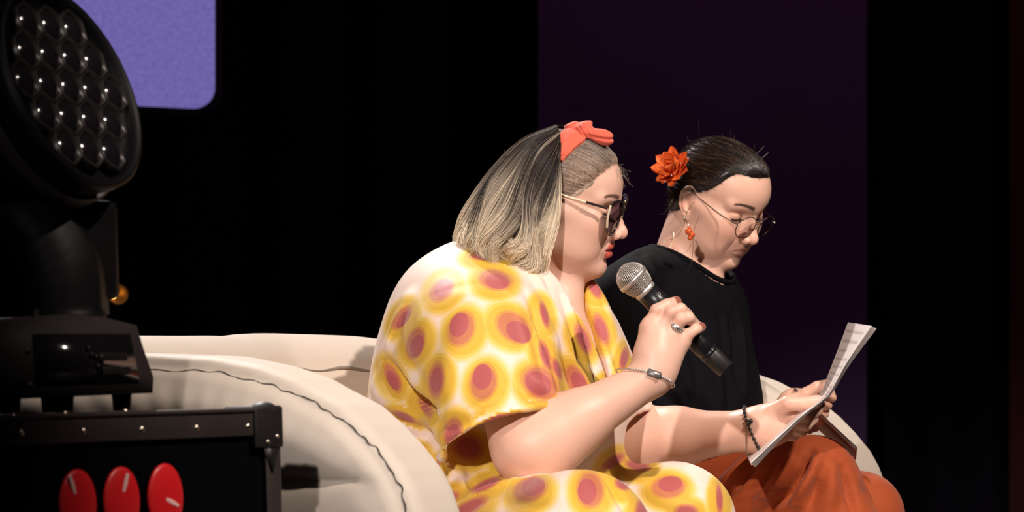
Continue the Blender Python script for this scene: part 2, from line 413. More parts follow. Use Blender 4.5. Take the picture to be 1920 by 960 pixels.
def case():
    H = CO[2]-0.012; Wd, Dp = 0.80, 0.36
    root = empty('flight_case', cw((Wd/2, Dp/2, -H))); tag(root, 'black flight case with riveted metal edging and red ovals', 'case')
    Geo().box(cw((Wd/2, Dp/2, -H/2)), (Wd-.012, Dp-.012, H-.012), CR, 0.002).obj('body', M_CASE, root, smooth=False)
    e = 0.032; t = 0.0045
    def ext(a, b, c, size): Geo().box(cw((a, b, c)), size, CR, 0.0015).obj('edging', M_EDGE, root, smooth=False)
    ext(Wd/2, 0.001, -e/2, (Wd, t, e)); ext(Wd/2, e/2, 0.0, (Wd, e, t))                 # top front, both flanges
    ext(0.012, 0.0012, -H/2-e/2, (0.024, t, H-e)); ext(0.0, e/2, -H/2, (t, e, H))        # right upright
    ext(Wd-0.012, 0.0012, -H/2-e/2, (0.024, t, H-e)); ext(Wd/2, 0.001, -H+e/2, (Wd, t, e))
    ext(0.0, Dp/2, -e/2, (t, Dp, e)); ext(Wd/2, Dp, -e/2, (Wd, t, e))
    Geo().tube([cw((0.0, -0.001, -0.001)), cw((Wd, -0.001, -0.001))], 0.0032, 8).obj('edge_bead', M_EDGE, root)
    def rivet(p, n, r=0.0038):
        Geo().lathe([(0, r*0.55), (r*.55, r*0.45), (r*.9, r*.2), (r, 0)], p, n, 12).obj('rivet', M_RIVET, root)
    for px in (40, 157, 267, 369, 466): rivet(face_at(px, 803-(px-40)*0.028+8, 0.0015), -UI)
    for px, py in ((127, 775), (30, 779), (240, 771)): rivet(face_at(px, py-2, 0.004)+UI*0.004, unit(UZ-UI), 0.0032)
    for c in (-0.25, -0.45): rivet(cw((0.012, -0.001, c)), -UI)
    # ball corner: rounded three sided bracket
    g = Geo(); g.sphere(cw((0.014, 0.012, -0.004)), (0.020, 0.018, 0.013), CR, 10)
    g.box(cw((0.022, -0.002, -0.022)), (0.05, 0.006, 0.05), CR, 0.003)
    pts = [cw((0.004, -0.003, -0.045)), cw((0.03, -0.003, -0.045)), cw((0.016, -0.003, -0.078))]
    tri = np.vstack([pts, np.array(pts)+UI*0.004]); g.add(tri, q=[(0, 2, 5, 3), (2, 1, 4, 5), (1, 0, 3, 4)], t=[(0, 1, 2), (5, 4, 3)])
    g.box(cw((0.022, 0.022, 0.001)), (0.05, 0.05, 0.006), CR, 0.003)
    g.obj('corner_bracket', M_CORNER, root)
    rivet(face_at(503, 828, 0.006), -UI, 0.0028); rivet(face_at(520, 818, 0.006), -UI, 0.0028)
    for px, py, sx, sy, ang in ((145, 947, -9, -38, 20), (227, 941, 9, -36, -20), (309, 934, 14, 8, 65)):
        c = face_at(px, py, 0.001); r = 0.0405; th = np.arange(32)*2*math.pi/32
        rings = []
        for k, (q, hgt) in enumerate(((1.0, 0), (1.0, 0.0015), (0.9, 0.003), (0.6, 0.0045), (0.25, 0.0052), (0.001, 0.0054))):
            rings.append(c-UI*hgt+r*q*(.72*np.cos(th)[:, None]*UA+np.sin(th)[:, None]*UZ))
        o = Geo().grid(np.array(rings), wrap=True).obj('oval_emblem', M_RED, root)
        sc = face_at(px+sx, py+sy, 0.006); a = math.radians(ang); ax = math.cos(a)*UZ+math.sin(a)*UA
        Geo().tube([sc-ax*0.011, sc, sc+ax*0.011], [0.0022, 0.0034, 0.0025], 8, flat=0.25, up=UA).obj('painted_highlight', M_HIGHLIGHT, o)  # highlight on the red oval, put in as a pale coloured streak
case()

# ------------------------------------------------------------------ moving head lamp on the case
M_BLK = mat('black_lamp_plastic', (0.0028, 0.0026, 0.003), 0.5, spec=0.12, noise=0.2, nscale=80)
M_GREY = mat('charcoal_lamp_plastic', (0.022, 0.017, 0.017), 0.6, spec=0.15, noise=0.15, nscale=60)
M_LENS = mat('dark_lens', (0.006, 0.005, 0.006), 0.12, spec=0.45, coat=0.2)
M_BEZ = mat('lens_bezel', (0.014, 0.012, 0.011), 0.35, metal=0.4)
def lamp():
    a0, b0 = 0.52, 0.17
    root = empty('moving_head_lamp', cw((a0, b0, 0.003))); tag(root, 'black moving head stage lamp with honeycomb lenses on flight case', 'stage lamp')
    # base with slanted side and arched top, profile in (a, c) extruded into the case direction
    A = [face_at(px, py, -.045) for px, py in ((-60, 615), (60, 597), (120, 590), (190, 594), (256, 610), (268, 650), (288, 708), (286, 737), (66, 747), (-60, 752))]
    A = np.array(A); Bk = A+UI*0.17; n = len(A); i = np.arange(n); j = (i+1) % n
    g = Geo(); c0 = A.mean(0); c1 = Bk.mean(0)
    g.add(np.vstack([A, Bk, c0, c1]), q=np.stack([i, i+n, j+n, j], 1), t=np.concatenate([np.stack([i, j, np.full(n, 2*n)], 1), np.stack([j+n, i+n, np.full(n, 2*n+1)], 1)]))
    g.obj('base', M_GREY, root, smooth=False)
    D = np.array([face_at(px, py, -.043) for px, py in ((62, 626), (244, 626), (262, 716), (68, 722))])
    Geo().add(np.vstack([D, D+UI*0.004]), q=[(0, 1, 2, 3), (4, 7, 6, 5), (0, 4, 5, 1), (1, 5, 6, 2), (2, 6, 7, 3), (3, 7, 4, 0)]).obj('display_window', M_LENS, root, smooth=False)
    for px, py in ((212, 669), (218, 695)):
        c = face_at(px, py, -.0415)
        Geo().box(c, (0.045, 0.003, 0.009), CR, 0.001).obj('display_text_line', M_BEZ, root, smooth=False)
    for px, py in ((165, 652), (172, 664), (180, 668), (190, 669), (183, 686)):
        Geo().sphere(face_at(px, py, -.041), 0.0026, n=6).obj('button', M_BEZ, root)
    for px, py in ((52, 658), (56, 722)):
        Geo().lathe([(0, .002), (.003, .0018), (.0035, 0)], face_at(px, py, -.045), -UI, 10).obj('screw', M_CORNER, root)
    for px in (20, 120, 228):
        a = face_at(px, 744, -.07); b = a.copy(); b = b-UZ*((b-CO)@UZ-0.0025)
        Geo().tube([a+UZ*0.012, b], [0.0125, 0.0105], 14).obj('foot', M_BLK, root)
        b2 = b+UI*0.12
        Geo().tube([a+UI*0.12+UZ*0.012, b2], [0.0125, 0.0105], 14).obj('foot', M_BLK, root)
    Geo().tube([face_at(66, 580, -.07), face_at(66, 606, -.07)], 0.004, 8).obj('lock_pin', M_GREY, root)
    # head
    hc = P(122, 168, -1.02); hn = unit(V3(0.80, -0.40, 0.33)); up = unit(V3(0, 0, 1)-hn*hn[2]); sd = np.cross(up, hn)
    R_ = 0.125
    Geo().lathe([(0.0, -.21), (R_*.55, -.21), (R_*.8, -.17), (R_*.97, -.10), (R_*1.0, -.02), (R_*1.04, 0.0), (R_*1.04, .012), (R_*.98, .016), (R_*.95, .006), (R_*.93, -.004), (0, -.004)], hc, hn, 56).obj('head_shell', M_BLK, root)
    Geo().lathe([(R_*1.045, -.012), (R_*1.07, -.008), (R_*1.07, .004), (R_*1.045, .008)], hc-hn*0.03, hn, 56).obj('rim_ring', M_GREY, root)
    pitch = 0.0455; cells = [(0, 0)]
    for ring in (1, 2):
        for k in range(6):
            for j in range(ring):
                a = math.radians(60*k); b = math.radians(60*k+120)
                cells.append((ring*math.cos(a)+j*math.cos(b), ring*math.sin(a)+j*math.sin(b)))
    for u, v in cells:
        c = hc+pitch*(u*sd+v*up)+hn*0.002; r = pitch*0.575
        th = np.arange(6)*math.pi/3+math.pi/6
        hexa = lambda q, hgt: c+hn*hgt+q*(np.cos(th)[:, None]*sd+np.sin(th)[:, None]*up)
        o = Geo().grid(np.array([hexa(r, -.002), hexa(r, .008), hexa(r*.9, .009), hexa(r*.8, .004)]), wrap=True).obj('lens_cell', M_BEZ, root, smooth=False)
        Geo().lathe([(r*.86, .002), (r*.7, .006), (r*.4, .010), (r*.15, .0115), (0.0001, .012)], c, hn, 18).obj('lens', M_LENS, o)
    # yoke arm and its column
    yk = [P(-40, 330, -1.0), P(60, 420, -1.0), P(110, 500, -1.0), P(120, 592, -1.0)]
    Geo().tube(interp_path(yk, 12), [0.05]*3+[0.058]*9, 4, flat=1.3, up=UI).obj('yoke_arm', M_BLK, root, smooth=False)
    Geo().box(P(120, 470, -0.96), (0.12, 0.07, 0.12), CR, 0.01).obj('yoke_cover', M_GREY if False else M_BLK, root, smooth=False)
    Geo().lathe([(0.0, 0), (.05, 0), (.05, .02), (.042, .03), (0, .03)], face_at(120, 606, -.12)-UZ*0.01, UZ, 24).obj('pan_collar', M_BLK, root)
lamp()
# small amber lamp glowing far behind
def amber():
    c = P(222, 552, 2.2)
    root = empty('amber_lamp', c); tag(root, 'small glowing amber lamp in the dark behind stage lamp', 'lamp')
    ax = unit(V3(0.25, -1, 0.1))
    Geo().lathe([(0, -.05), (.014, -.05), (.020, -.02), (.022, .0), (.019, .0), (.013, -.013), (0, -.016)], c, ax, 20).obj('lamp_housing', mat('amber_reflector', (0.35, 0.17, 0.04), 0.4, metal=0.8, emit=(0.45, 0.16, 0.03), estr=0.08), root)
    Geo().sphere(c+V3(-0.010, -0.004, -0.004), 0.0055, n=8).obj('bulb', mat('amber_bulb', (1, .6, .2), 0.5, emit=(1, .55, .12), estr=5), root)
    Geo().tube([c-ax*0.05, c-ax*0.05+V3(0, 0.02, -0.35), V3(c[0], c[1]+0.09, 0.0)], 0.008, 8).obj('lamp_stand', M_BLK, root)
amber()
# ================================================================== heads (local cm: x forward, y left, z up, eyes at z=0)
def head_rot(yaw, pit, rol):
    yaw, pit, rol = [math.radians(a) for a in (yaw, pit, rol)]
    f = V3(math.cos(yaw)*math.cos(pit), -math.sin(yaw)*math.cos(pit), -math.sin(pit))
    l = V3(math.sin(yaw), math.cos(yaw), 0); u = np.cross(f, l); c, s = math.cos(rol), math.sin(rol)
    return np.stack([f, c*l+s*u, -s*l+c*u], 1)
class Head:
    def __init__(s, C, R, scale): s.C = np.asarray(C, float); s.R = R; s.k = scale/100
    def w(s, q): return s.C+s.k*np.asarray(q, float)@s.R.T
    def l(s, p): return (np.asarray(p, float)-s.C)@s.R/s.k
def mir(p): q = p.copy(); q[:, 1] = np.abs(q[:, 1]); return q
def lips(p, o):
    """p mirrored (y>=0); o: opening; returns upper, lower lip distances"""
    w = o.get('mw', 2.3); z = o.get('mz', -6.4); op = o.get('open', 0.0); x = o.get('mx', 0.0); dr = o.get('droop', 0.0); fu = o.get('full', 1.0)
    up = s_chain(p, [V3(9.2+x, 0, z+.42+op), V3(9.1+x, .75, z+.5+op*.9), V3(8.15+x*.6, w, z-.02-dr)], [.40*fu, .44*fu, .20], 0.25)
    lo = s_chain(p, [V3(9.05+x, 0, z-.55-op), V3(8.85+x, .9, z-.5-op*.9), V3(8.1+x*.6, w*.95, z-.08-dr)], [.52*fu, .48*fu, .2], 0.25)
    return up, lo
CRAN = (V3(-0.7, 0, 3.7), (9.3, 7.25, 7.9)); CRAN1 = (V3(-0.5, 0, 3.1), (8.9, 7.1, 7.5)); CRAN2 = (V3(-0.4, 0, 3.0), (8.8, 7.0, 7.3)); FORE = (V3(2.6, 0, 3.1), (6.75, 6.2, 5.9)); FORE2 = (V3(2.9, 0, 3.5), (7.0, 6.1, 6.2))
def face_sdf(o):
    fat = o.get('fat', 0.0)
    def f(p0):
        p = mir(p0); z = o.get('mz', -6.4)
        d = s_ell(p, *o.get('cran', CRAN))
        d = su(d, s_ell(p, *o.get('fore', FORE)), 1.5)
        d = su(d, s_ell(p, V3(2.4, 0, -2.9), (6.2, 6.0+fat*.5, 6.6)), 2.0)
        d = su(d, s_ell(p, V3(3.3, 0, -6.6), (5.1, 4.9+fat*.9, 3.9)), 1.5)
        d = su(d, s_cap(p, V3(0.4, 4.7+fat*.6, -6.2), V3(6.6, 1.3, -9.3), 1.5+fat*.5, 1.5), 1.6)
        d = su(d, s_cap(p, V3(5.8, 4.8, -1.6), V3(1.0, 6.1, -0.9), 1.1, .9), 2.6)
        d = su(d, s_ell(p, V3(5.6, 3.7, -3.4), (2.5, 2.5, 2.7)), 1.8)
        if fat:
            d = su(d, s_ell(p, V3(4.2, 3.6, -6.6), (3.1, 2.6, 2.7)), 2.0)
            d = su(d, s_ell(p, V3(1.9, 0, -4.2), (5.6, 6.0+.75*fat, 5.4)), 1.6)
        d = su(d, s_cap(p, V3(8.15, 0, 1.7), V3(6.6, 4.3, 1.9), 1.1, 1.05), 1.0)
        # sockets and lids
        d = ss(d, s_ell(p, V3(9.15, 3.25, -0.1), (1.6, 2.0, 1.15)), 1.0)
        d = su(d, s_ell(p, V3(6.95, 3.2, -0.1), (1.25, 1.6, 1.08)), 0.35)
        d = d+0.10*gauss(p[:, 2]-0.72-0.10*np.cos((p[:, 1]-3.1)*.9), 0.16)*gauss(p[:, 1]-3.2, 1.5)*gauss(p[:, 0]-8.0, 1.3)    # lid crease
        sl = o.get('slit', -0.55)
        d = d+0.16*gauss(p[:, 2]-sl+0.10*(p[:, 1]-3.1)**2*-0.6, 0.12)*gauss(p[:, 1]-3.2, 1.25)*gauss(p[:, 0]-8.0, 1.3)
        # nose
        nl = o.get('nose', 1.0)
        n = s_cap(p, V3(8.45, 0, 0.7), V3(9.9+.35*nl, 0, -2.9), .62, .82)
        n = su(n, s_sph(p, V3(10.25+.3*nl, 0, -3.45), .92), .6)
        n = su(n, s_ell(p, V3(9.55, 1.12, -3.85), (1.05, .68, .72)), .4)
        n = su(n, s_cap(p, V3(8.0, .8, -.4), V3(8.7, 1.35, -3.3), .7, .8), .8)
        n = su(n, s_cap(p, V3(9.6, 0, -4.3), V3(9.0, 0, -4.9), .42, .4), .5)
        d = su(d, n, .75)
        d = ss(d, s_ell(p, V3(10.0, .58, -4.5), (.62, .27, .42)), .25)
        d = d+0.10*gauss(np.hypot(p[:, 1]-1.95, p[:, 2]+3.75), .5)*(p[:, 0] > 6)
        # muzzle, lips, chin
        d = su(d, s_ell(p, V3(6.9+o.get('mx', 0)*.8, 0, z+.5), (2.2, 2.7, 2.2)), 1.1)
        d = d+0.07*gauss(p[:, 1], .28)*sstep(z+.6, z+1.2, p[:, 2])*(1-sstep(z+1.5, z+2.0, p[:, 2]))*(p[:, 0] > 7)   # philtrum
        up, lo = lips(p, o)
        d = su(d, up, .32); d = su(d, lo, .32)
        op = o.get('open', 0.0); mx = o.get('mx', 0.0); w = o.get('mw', 2.3); dr = o.get('droop', 0.0)
        d = ss(d, s_chain(p, [V3(9.55+mx, 0, z-.03), V3(9.3+mx, .9, z-.03), V3(8.2+mx*.6, w+.1, z-.05-dr)], [.10+op, .09+op*.9, .07]), .16)
        d = d+0.10*gauss(p[:, 2]-(z-1.75), .5)*gauss(p[:, 1], 1.6)*(p[:, 0] > 6.5)
        d = su(d, s_ell(p, V3(7.35+o.get('chinx', 0), 0, -9.6+o.get('chinz', 0)), (1.5, 1.75, 1.35)), 1.0)
        # nasolabial fold
        t = np.clip((-3.9-p[:, 2])/(-3.9-z+.1), 0, 1)
        d = d+o.get('fold', .10)*gauss(p[:, 1]-(1.9+1.15*t), .34)*sstep(-3.0, -4.4, p[:, 2])*sstep(z-1.6, z+.2, p[:, 2])*sstep(5, 6.5, p[:, 0])
        # ears
        if o.get('ear', True):
            c = V3(-0.6, 7.15, -0.7); q = p-c
            q = q@rot((0, 0, 1), -24)@rot((0, 1, 0), -8)
            ring = []
            for a in np.linspace(-60, 235, 14):
                a = math.radians(a); rx = 1.55+.15*math.sin(a); rz = 2.75
                ring.append(V3(-math.cos(a)*rx*(1.0 if math.sin(a) > -.3 else .75)+0.1, .35, math.sin(a)*rz))
            e = s_chain(q, ring, [.24]*14)
            e = su(e, s_ell(q, V3(0, .05, .1), (1.45, .30, 2.5)), .25)
            e = su(e, s_ell(q, V3(.35, .25, -2.75), (.8, .30, .85)), .4)
            ah = [V3(-.1, .35, 1.6), V3(-.75, .42, .6), V3(-.7, .42, -.8), V3(-.2, .42, -1.7), V3(.55, .42, -1.75)]
            e = su(e, s_chain(q, ah, [.2, .24, .25, .24, .2]), .15)
            e = ss(e, s_ell(q, V3(.30, .5, -.35), (.72, .5, 1.05)), .25)
            e = su(e, s_ell(q, V3(.95, .3, -.5), (.35, .35, .5)), .2)
            d = su(d, e, .35)
        if o.get('extra'): d = o['extra'](p0, p, d)
        return d
    return f
def head_color(V, o):
    """skin colour of a head: lips, brows, lash line, cheeks; V in head cm"""
    p = mir(V); n = len(V)
    c = np.tile(np.array(o['skin']), (n, 1))
    def mix(m, col): nonlocal c; m = np.clip(m, 0, 1)[:, None]; c = c*(1-m)+np.array(col)*m
    mix(.30*gauss(np.linalg.norm(p-V3(6.8, 4.3, -3.0), axis=1), 2.2), np.array(o['skin'])*V3(1.0, .72, .68))
    mix(.35*gauss(np.linalg.norm(p-V3(10.7, 0, -3.6), axis=1), 1.1), np.array(o['skin'])*V3(1.0, .74, .70))
    mix(.45*gauss(np.linalg.norm((p-V3(7.7, 3.3, 0.75))/V3(2, 1.7, .55), axis=1), 1.0), np.array(o['skin'])*V3(.80, .58, .58))
    if o.get('ear', True): mix(.3*sstep(7.1, 8.0, p[:, 1])*(np.abs(p[:, 0]+.6) < 3), np.array(o['skin'])*V3(1, .68, .62))
    up, lo = lips(p, o); m = 1-sstep(.02, .16, np.minimum(up, lo)); mix(m*o.get('lipa', .9)*(p[:, 0] > 7.6), o['lip'])
    # brows: tapered arc
    bx = np.clip((p[:, 1]-1.35)/3.7, 0, 1); bz = o.get('browz', 2.05)+.75*np.sin(bx*2.2)-.45*bx
    m = (1-sstep(.55, 1.0, np.abs(p[:, 2]-bz)/(.52-.27*bx)))*sstep(1.1, 1.5, p[:, 1])*(1-sstep(4.7, 5.2, p[:, 1]))*(p[:, 0] > 4)
    mix(m*o.get('browa', .8), o['brow'])
    sl = o.get('slit', -0.55); ez = sl+.06*(p[:, 1]-3.1)**2
    m = (1-sstep(.10, .22, np.abs(p[:, 2]-ez)))*sstep(1.75, 2.0, p[:, 1])*(1-sstep(4.35, 4.6, p[:, 1]))*(p[:, 0] > 5.5)
    mix(m*.9, (.03, .018, .015))
    if 'paint' in o: c = o['paint'](V, p, c)
    return c
M_SKIN = mat_attr('skin', rough=0.42, spec=0.42, sss=0.22, bump=0.10, bscale=900)
# hairlines, and the scalp that shows through the hair
def hl2(p):      # signed height above the hairline
    x = p[:, 0]; return p[:, 2]-np.maximum(8.3-.68*np.maximum(9.2-x, 0)+1.6*gauss(np.abs(p[:, 1])-4.9, 2.0)*sstep(3.2, 6, x)-.45*np.maximum(4.6-x, 0), 2.6-1.25*np.maximum(1.8-x, 0))
def paint2(V, p, c):
    m = sstep(-.7, .9, hl2(V))[:, None]*.8; return c*(1-m)+np.array([.015, .009, .007])*m
def hl1(p): return p[:, 2]-np.where(p[:, 0] > 1.2, 7.9-.98*np.maximum(8.6-p[:, 0], 0), -3.0+np.maximum(p[:, 0], -5)*.4)
def paint1(V, p, c):
    m = sstep(-.9, 1.0, hl1(V))[:, None]*.62; return c*(1-m)+np.array([.33, .24, .185])*m
# ================================================================== the two women: skin
HW1 = Head((0.073, 0.0, 0.990), head_rot(9, 11.5, 10), 0.955)
HW2 = Head((0.338, 0.48, 1.022), head_rot(39, 27, 5), 0.92)
F1, L1 = V3(.87, -.5, 0), V3(.5, .87, 0)
F2, L2 = V3(.80, -.6, 0), V3(.6, .80, 0)
O1 = dict(cran=CRAN1, skin=(.74, .45, .345), lip=(.46, .05, .04), browa=.95, brow=(.12, .06, .04), fat=1.0, ear=False, open=.20, mx=.0, mw=1.95, full=1.15, fold=.12, slit=-.55, nose=.9)
O2 = dict(cran=CRAN2, fore=FORE2, chinz=.35, mx=-.2, lipa=.6, skin=(.73, .435, .325), lip=(.46, .18, .15), brow=(.06, .03, .02), fat=.55, mw=2.45, droop=.15, full=.72, browa=.95, slit=-.75, fold=.1)
# necks and upper chests, joined to the heads in head space
NB1 = P(975, 560, 0.02); NB2 = P(1268, 545, 0.50)
def extra1(p0, p, d):
    nb = HW1.l(NB1); k = 1/HW1.k
    d = su(d, s_ell(p, V3(3.6, 0, -9.4), (4.8, 4.6, 2.6)), 1.6)                       # soft double chin
    d = su(d, s_cap(p0, V3(-1.6, 0, -5), nb, 5.6, 7.2), 2.0)
    d = su(d, s_cap(p0, V3(2.2, 0, -9.8), HW1.l(NB1+F1*.06-V3(0, 0, .03)), 3.4, 4.5), 1.8)
    ch = HW1.l(NB1+F1*.04-V3(0, 0, .10)); R = HW1.R.T@np.stack([F1, L1, V3(0, 0, 1)], 1)
    return su(d, s_ell(p0, ch, (9, 13, 9), R), 3.0)
def extra2(p0, p, d):
    nb = HW2.l(NB2)
    d = su(d, s_ell(p, V3(3.2, 0, -9.0), (4.2, 4.0, 2.3)), 1.4)
    d = su(d, s_cap(p0, V3(-2.4, 0, -4.5), nb, 5.2, 6.2), 2.0)
    d = su(d, s_cap(p0, V3(1.6, 0, -8.8), HW2.l(NB2+F2*.05-V3(0, 0, .03)), 3.2, 4.0), 1.8)
    ch = HW2.l(NB2+F2*.010-V3(0, 0, .085)); R = HW2.R.T@np.stack([F2, L2, V3(0, 0, 1)], 1)
    d = su(d, s_ell(p0, ch, (6.5, 10, 5.0), R), 2.5)
    return su(d, s_cap(p0, HW2.l(NB2-L2*.03), HW2.l(P(1210, 520, .44)), 4.2, 2.8), 2.5)
O1['paint'] = paint1; O2['paint'] = paint2; O1['extra'] = extra1; O2['extra'] = extra2
def finger(p, pts, r, k=0.004):
    n = len(pts); return s_chain(p, pts, np.linspace(r, r*.78, n), k*.5)
# ---- right arm of the speaker with the hand round the microphone
R1_SH, R1_EL, R1_WR = P(905, 590, -.17), P(992, 842, -.27), P(1222, 708, -.245)
MIC_A, MIC_B = P(1186, 522, -.205), P(1352, 684, -.185)                              # grille centre, tail
def arm_r1(p):
    d = s_cap(p, R1_SH, R1_EL, .052, .048)
    mid = R1_EL*.62+R1_WR*.38
    d = su(d, s_chain(p, [R1_EL, mid, R1_WR], [.047, .042, .0255], .02), .03)
    d = su(d, s_sph(p, R1_EL+V3(.03, 0, .012), .046), .03)
    h = s_chain(p, [R1_WR, P(1228, 672, -.238), P(1236, 640, -.232)], [.0255, .027, .026], .02)
    h = su(h, s_cap(p, P(1226, 690, -.24), P(1222, 618, -.232), .021, .0145), .018)
    h = su(h, s_cap(p, P(1240, 690, -.238), P(1272, 645, -.226), .021, .0145), .018)
    h = su(h, s_cap(p, P(1220, 612, -.236), P(1276, 640, -.228), .0125, .0115), .012)   # knuckle row
    d = su(d, h, .016)
    fg = [finger(p, [P(1222, 615, -.234), P(1231, 582, -.238), P(1250, 572, -.232), P(1268, 566, -.216)], .0102),
          finger(p, [P(1238, 622, -.236), P(1258, 586, -.243), P(1276, 580, -.236), P(1289, 590, -.214)], .0106),
          finger(p, [P(1256, 632, -.234), P(1276, 600, -.241), P(1291, 596, -.234), P(1302, 607, -.212)], .0102),
          finger(p, [P(1273, 645, -.228), P(1292, 626, -.233), P(1305, 618, -.226), P(1315, 613, -.214)], .0086)]
    for f in fg: pass
    g = fg[0]
    for f in fg[1:]: g = su(g, f, .003)
    d = su(d, g, .009)
    th = finger(p, [P(1215, 660, -.225), P(1222, 622, -.19), P(1240, 596, -.165), P(1262, 588, -.155)], .0115)
    return su(d, th, .012)
# ---- left arm of the speaker with the hand under the script
L1_SH, L1_EL, L1_WR = P(1078, 618, .19), P(1168, 830, .19), P(1412, 806, .10)
def arm_l1(p):
    d = s_cap(p, L1_SH, L1_EL, .052, .048)
    mid = L1_EL*.6+L1_WR*.4
    d = su(d, s_chain(p, [L1_EL, mid, L1_WR], [.045, .0425, .029], .03), .05)
    h = s_chain(p, [L1_WR, P(1440, 795, .095), P(1468, 776, .10)], [.029, .0265, .0225], .02)
    h = su(h, s_cap(p, P(1435, 812, .10), P(1485, 800, .12), .022, .017), .02)
    d = su(d, h, .02)
    th = finger(p, [P(1452, 770, .075), P(1476, 757, .062), P(1502, 757, .064), P(1532, 752, .075)], .0125)
    d = su(d, th, .010)
    fg = [finger(p, [P(1480, 780, .095), P(1512, 782, .075), P(1530, 772, .088), P(1538, 760, .105)], .0098),
          finger(p, [P(1480, 790, .11), P(1511, 797, .080), P(1524, 786, .092), P(1527, 776, .11)], .0100),
          finger(p, [P(1478, 802, .125), P(1503, 808, .095), P(1512, 799, .10), P(1512, 788, .115)], .0095),
          finger(p, [P(1470, 810, .135), P(1488, 817, .11), P(1496, 810, .112), P(1496, 800, .125)], .0085)]
    g = fg[0]
    for f in fg[1:]: g = su(g, f, .003)
    return su(d, g, .008)
# ---- arms of the woman in black
R2_SH, R2_EL, R2_WR = P(1180, 585, .40), P(1268, 832, .36), P(1452, 800, .25)
L2_SH, L2_EL, L2_WR = P(1332, 605, .62), P(1365, 790, .62), P(1468, 790, .42)
def arm_r2(p):
    d = s_cap(p, R2_SH, R2_EL, .042, .038)
    d = su(d, s_chain(p, [R2_EL, R2_EL*.6+R2_WR*.4, R2_WR], [.038, .036, .024], .02), .02)
    d = su(d, s_chain(p, [R2_WR, P(1490, 760, .235), P(1508, 755, .23)], [.024, .023, .019], .02), .015)
    g = finger(p, [P(1486, 752, .225), P(1512, 738, .212), P(1532, 726, .205), P(1549, 721, .205)], .0110)       # thumb on top
    for q in ([P(1505, 752, .235), P(1538, 742, .238), P(1556, 738, .228), P(1560, 746, .212)],
              [P(1506, 760, .24), P(1536, 756, .245), P(1550, 752, .232), P(1552, 760, .215)],
              [P(1504, 768, .245), P(1532, 770, .25), P(1546, 768, .238), P(1546, 776, .222)],
              [P(1500, 776, .25), P(1524, 784, .252), P(1536, 783, .242), P(1536, 790, .23)]):
        g = su(g, finger(p, q, .0095), .003)
    return su(d, g, .008)
def arm_l2(p):
    d = s_cap(p, L2_SH, L2_EL, .042, .038)
    d = su(d, s_chain(p, [L2_EL, L2_EL*.6+L2_WR*.4, L2_WR], [.038, .035, .024], .02), .02)
    d = su(d, s_chain(p, [L2_WR, P(1490, 772, .40), P(1512, 778, .39)], [.024, .023, .019], .02), .015)
    g = finger(p, [P(1484, 768, .385), P(1504, 768, .36), P(1520, 774, .35)], .0105)
    for q in ([P(1510, 772, .39), P(1534, 778, .40), P(1543, 788, .39)], [P(1510, 778, .395), P(1530, 786, .405), P(1537, 796, .39)],
              [P(1506, 784, .40), P(1524, 793, .405), P(1529, 802, .39)], [P(1500, 788, .40), P(1514, 798, .40), P(1518, 806, .39)]):
        g = su(g, finger(p, q, .0092), .003)
    return su(d, g, .008)
def bbox(pts, m): q = np.array(pts); return q.min(0)-m, q.max(0)+m
# legs and trunk under the clothes
W1_HIP = {-1: P(880, 1005, -.08), 1: P(960, 1006, .12)}; W1_KNEE = {-1: P(1088, 1022, -.42), 1: P(1264, 982, -.04)}
W2_HIP = {-1: P(1270, 930, .42), 1: P(1330, 930, .58)}; W2_KNEE = {-1: P(1522, 906, .24), 1: P(1612, 968, .42)}
W1_ANK = {-1: V3(.20, -.50, .09), 1: V3(.36, -.10, .09)}; W2_ANK = {-1: V3(.66, .16, .16), 1: V3(.60, .36, .09)}
TOES = {'1': V3(.8, -.6, 0), '2': V3(.85, -.52, 0)}
def trunk(nb, hip, knee, ank, F, L, big, toe):
    def f(p):
        pel = (hip[-1]+hip[1])/2+V3(0, 0, .02); R = np.stack([F, L, V3(0, 0, 1)], 1)
        d = s_cap(p, pel, nb-V3(0, 0, .16), .11*big, .10*big)
        d = su(d, s_ell(p, nb-V3(0, 0, .14), (.09, .15, .12), R), .05)
        for s in (-1, 1):
            d = su(d, s_cap(p, hip[s], knee[s], .062*big, .045), .05)
            d = su(d, s_chain(p, [knee[s], knee[s]*.65+ank[s]*.35+V3(0, 0, 0), ank[s]], [.044, .044, .032], .02), .03)
            d = su(d, s_cap(p, ank[s]-V3(0, 0, .045), ank[s]-V3(0, 0, .055)+toe*.16, .034, .026), .03)
        return d
    return f
NAILS = [(P(1271, 563, -.222), .0075, (.30, .10, .07)), (P(1317, 610, -.220), .0070, (.30, .10, .07)), (P(1536, 747, .066), .0085, (.78, .42, .36)), (P(1552, 717, .196), .008, (.76, .42, .35))]
KNUCK = [P(1231, 580, -.245), P(1258, 584, -.25), P(1276, 598, -.248), P(1293, 624, -.24), P(1476, 757, .055), P(950, 870, -.31)]
def person_skin(root, H, o, secs, tr, name='body'):
    g = Geo()
    V, Q = surface(face_sdf(o), (-16, -19, -27), (15, 19, 13), .17)
    g.add(H.w(V), q=Q, c=head_color(V, o)); hv = V
    for f, (lo, hi), h in secs+[tr]:
        V, Q = surface(f, lo, hi, h); c = np.tile(np.array(o['skin']), (len(V), 1))
        for q, rad, col in NAILS:                      # varnished nails, and pinker knuckles
            m = (1-sstep(rad*.8, rad, np.linalg.norm(V-q, axis=1)))[:, None]; c = c*(1-m)+np.array(col)*m
        for q in KNUCK:
            m = .35*gauss(np.linalg.norm(V-q, axis=1), .010)[:, None]; c = c*(1-m)+np.array(o['skin'])*V3(1, .72, .68)*m
        g.add(V, q=Q, c=c)
    return g.obj(name, M_SKIN, root), hv
P1 = empty('person', V3(.0, 0.0, .0)); P2 = empty('person', V3(.3, .45, .0))
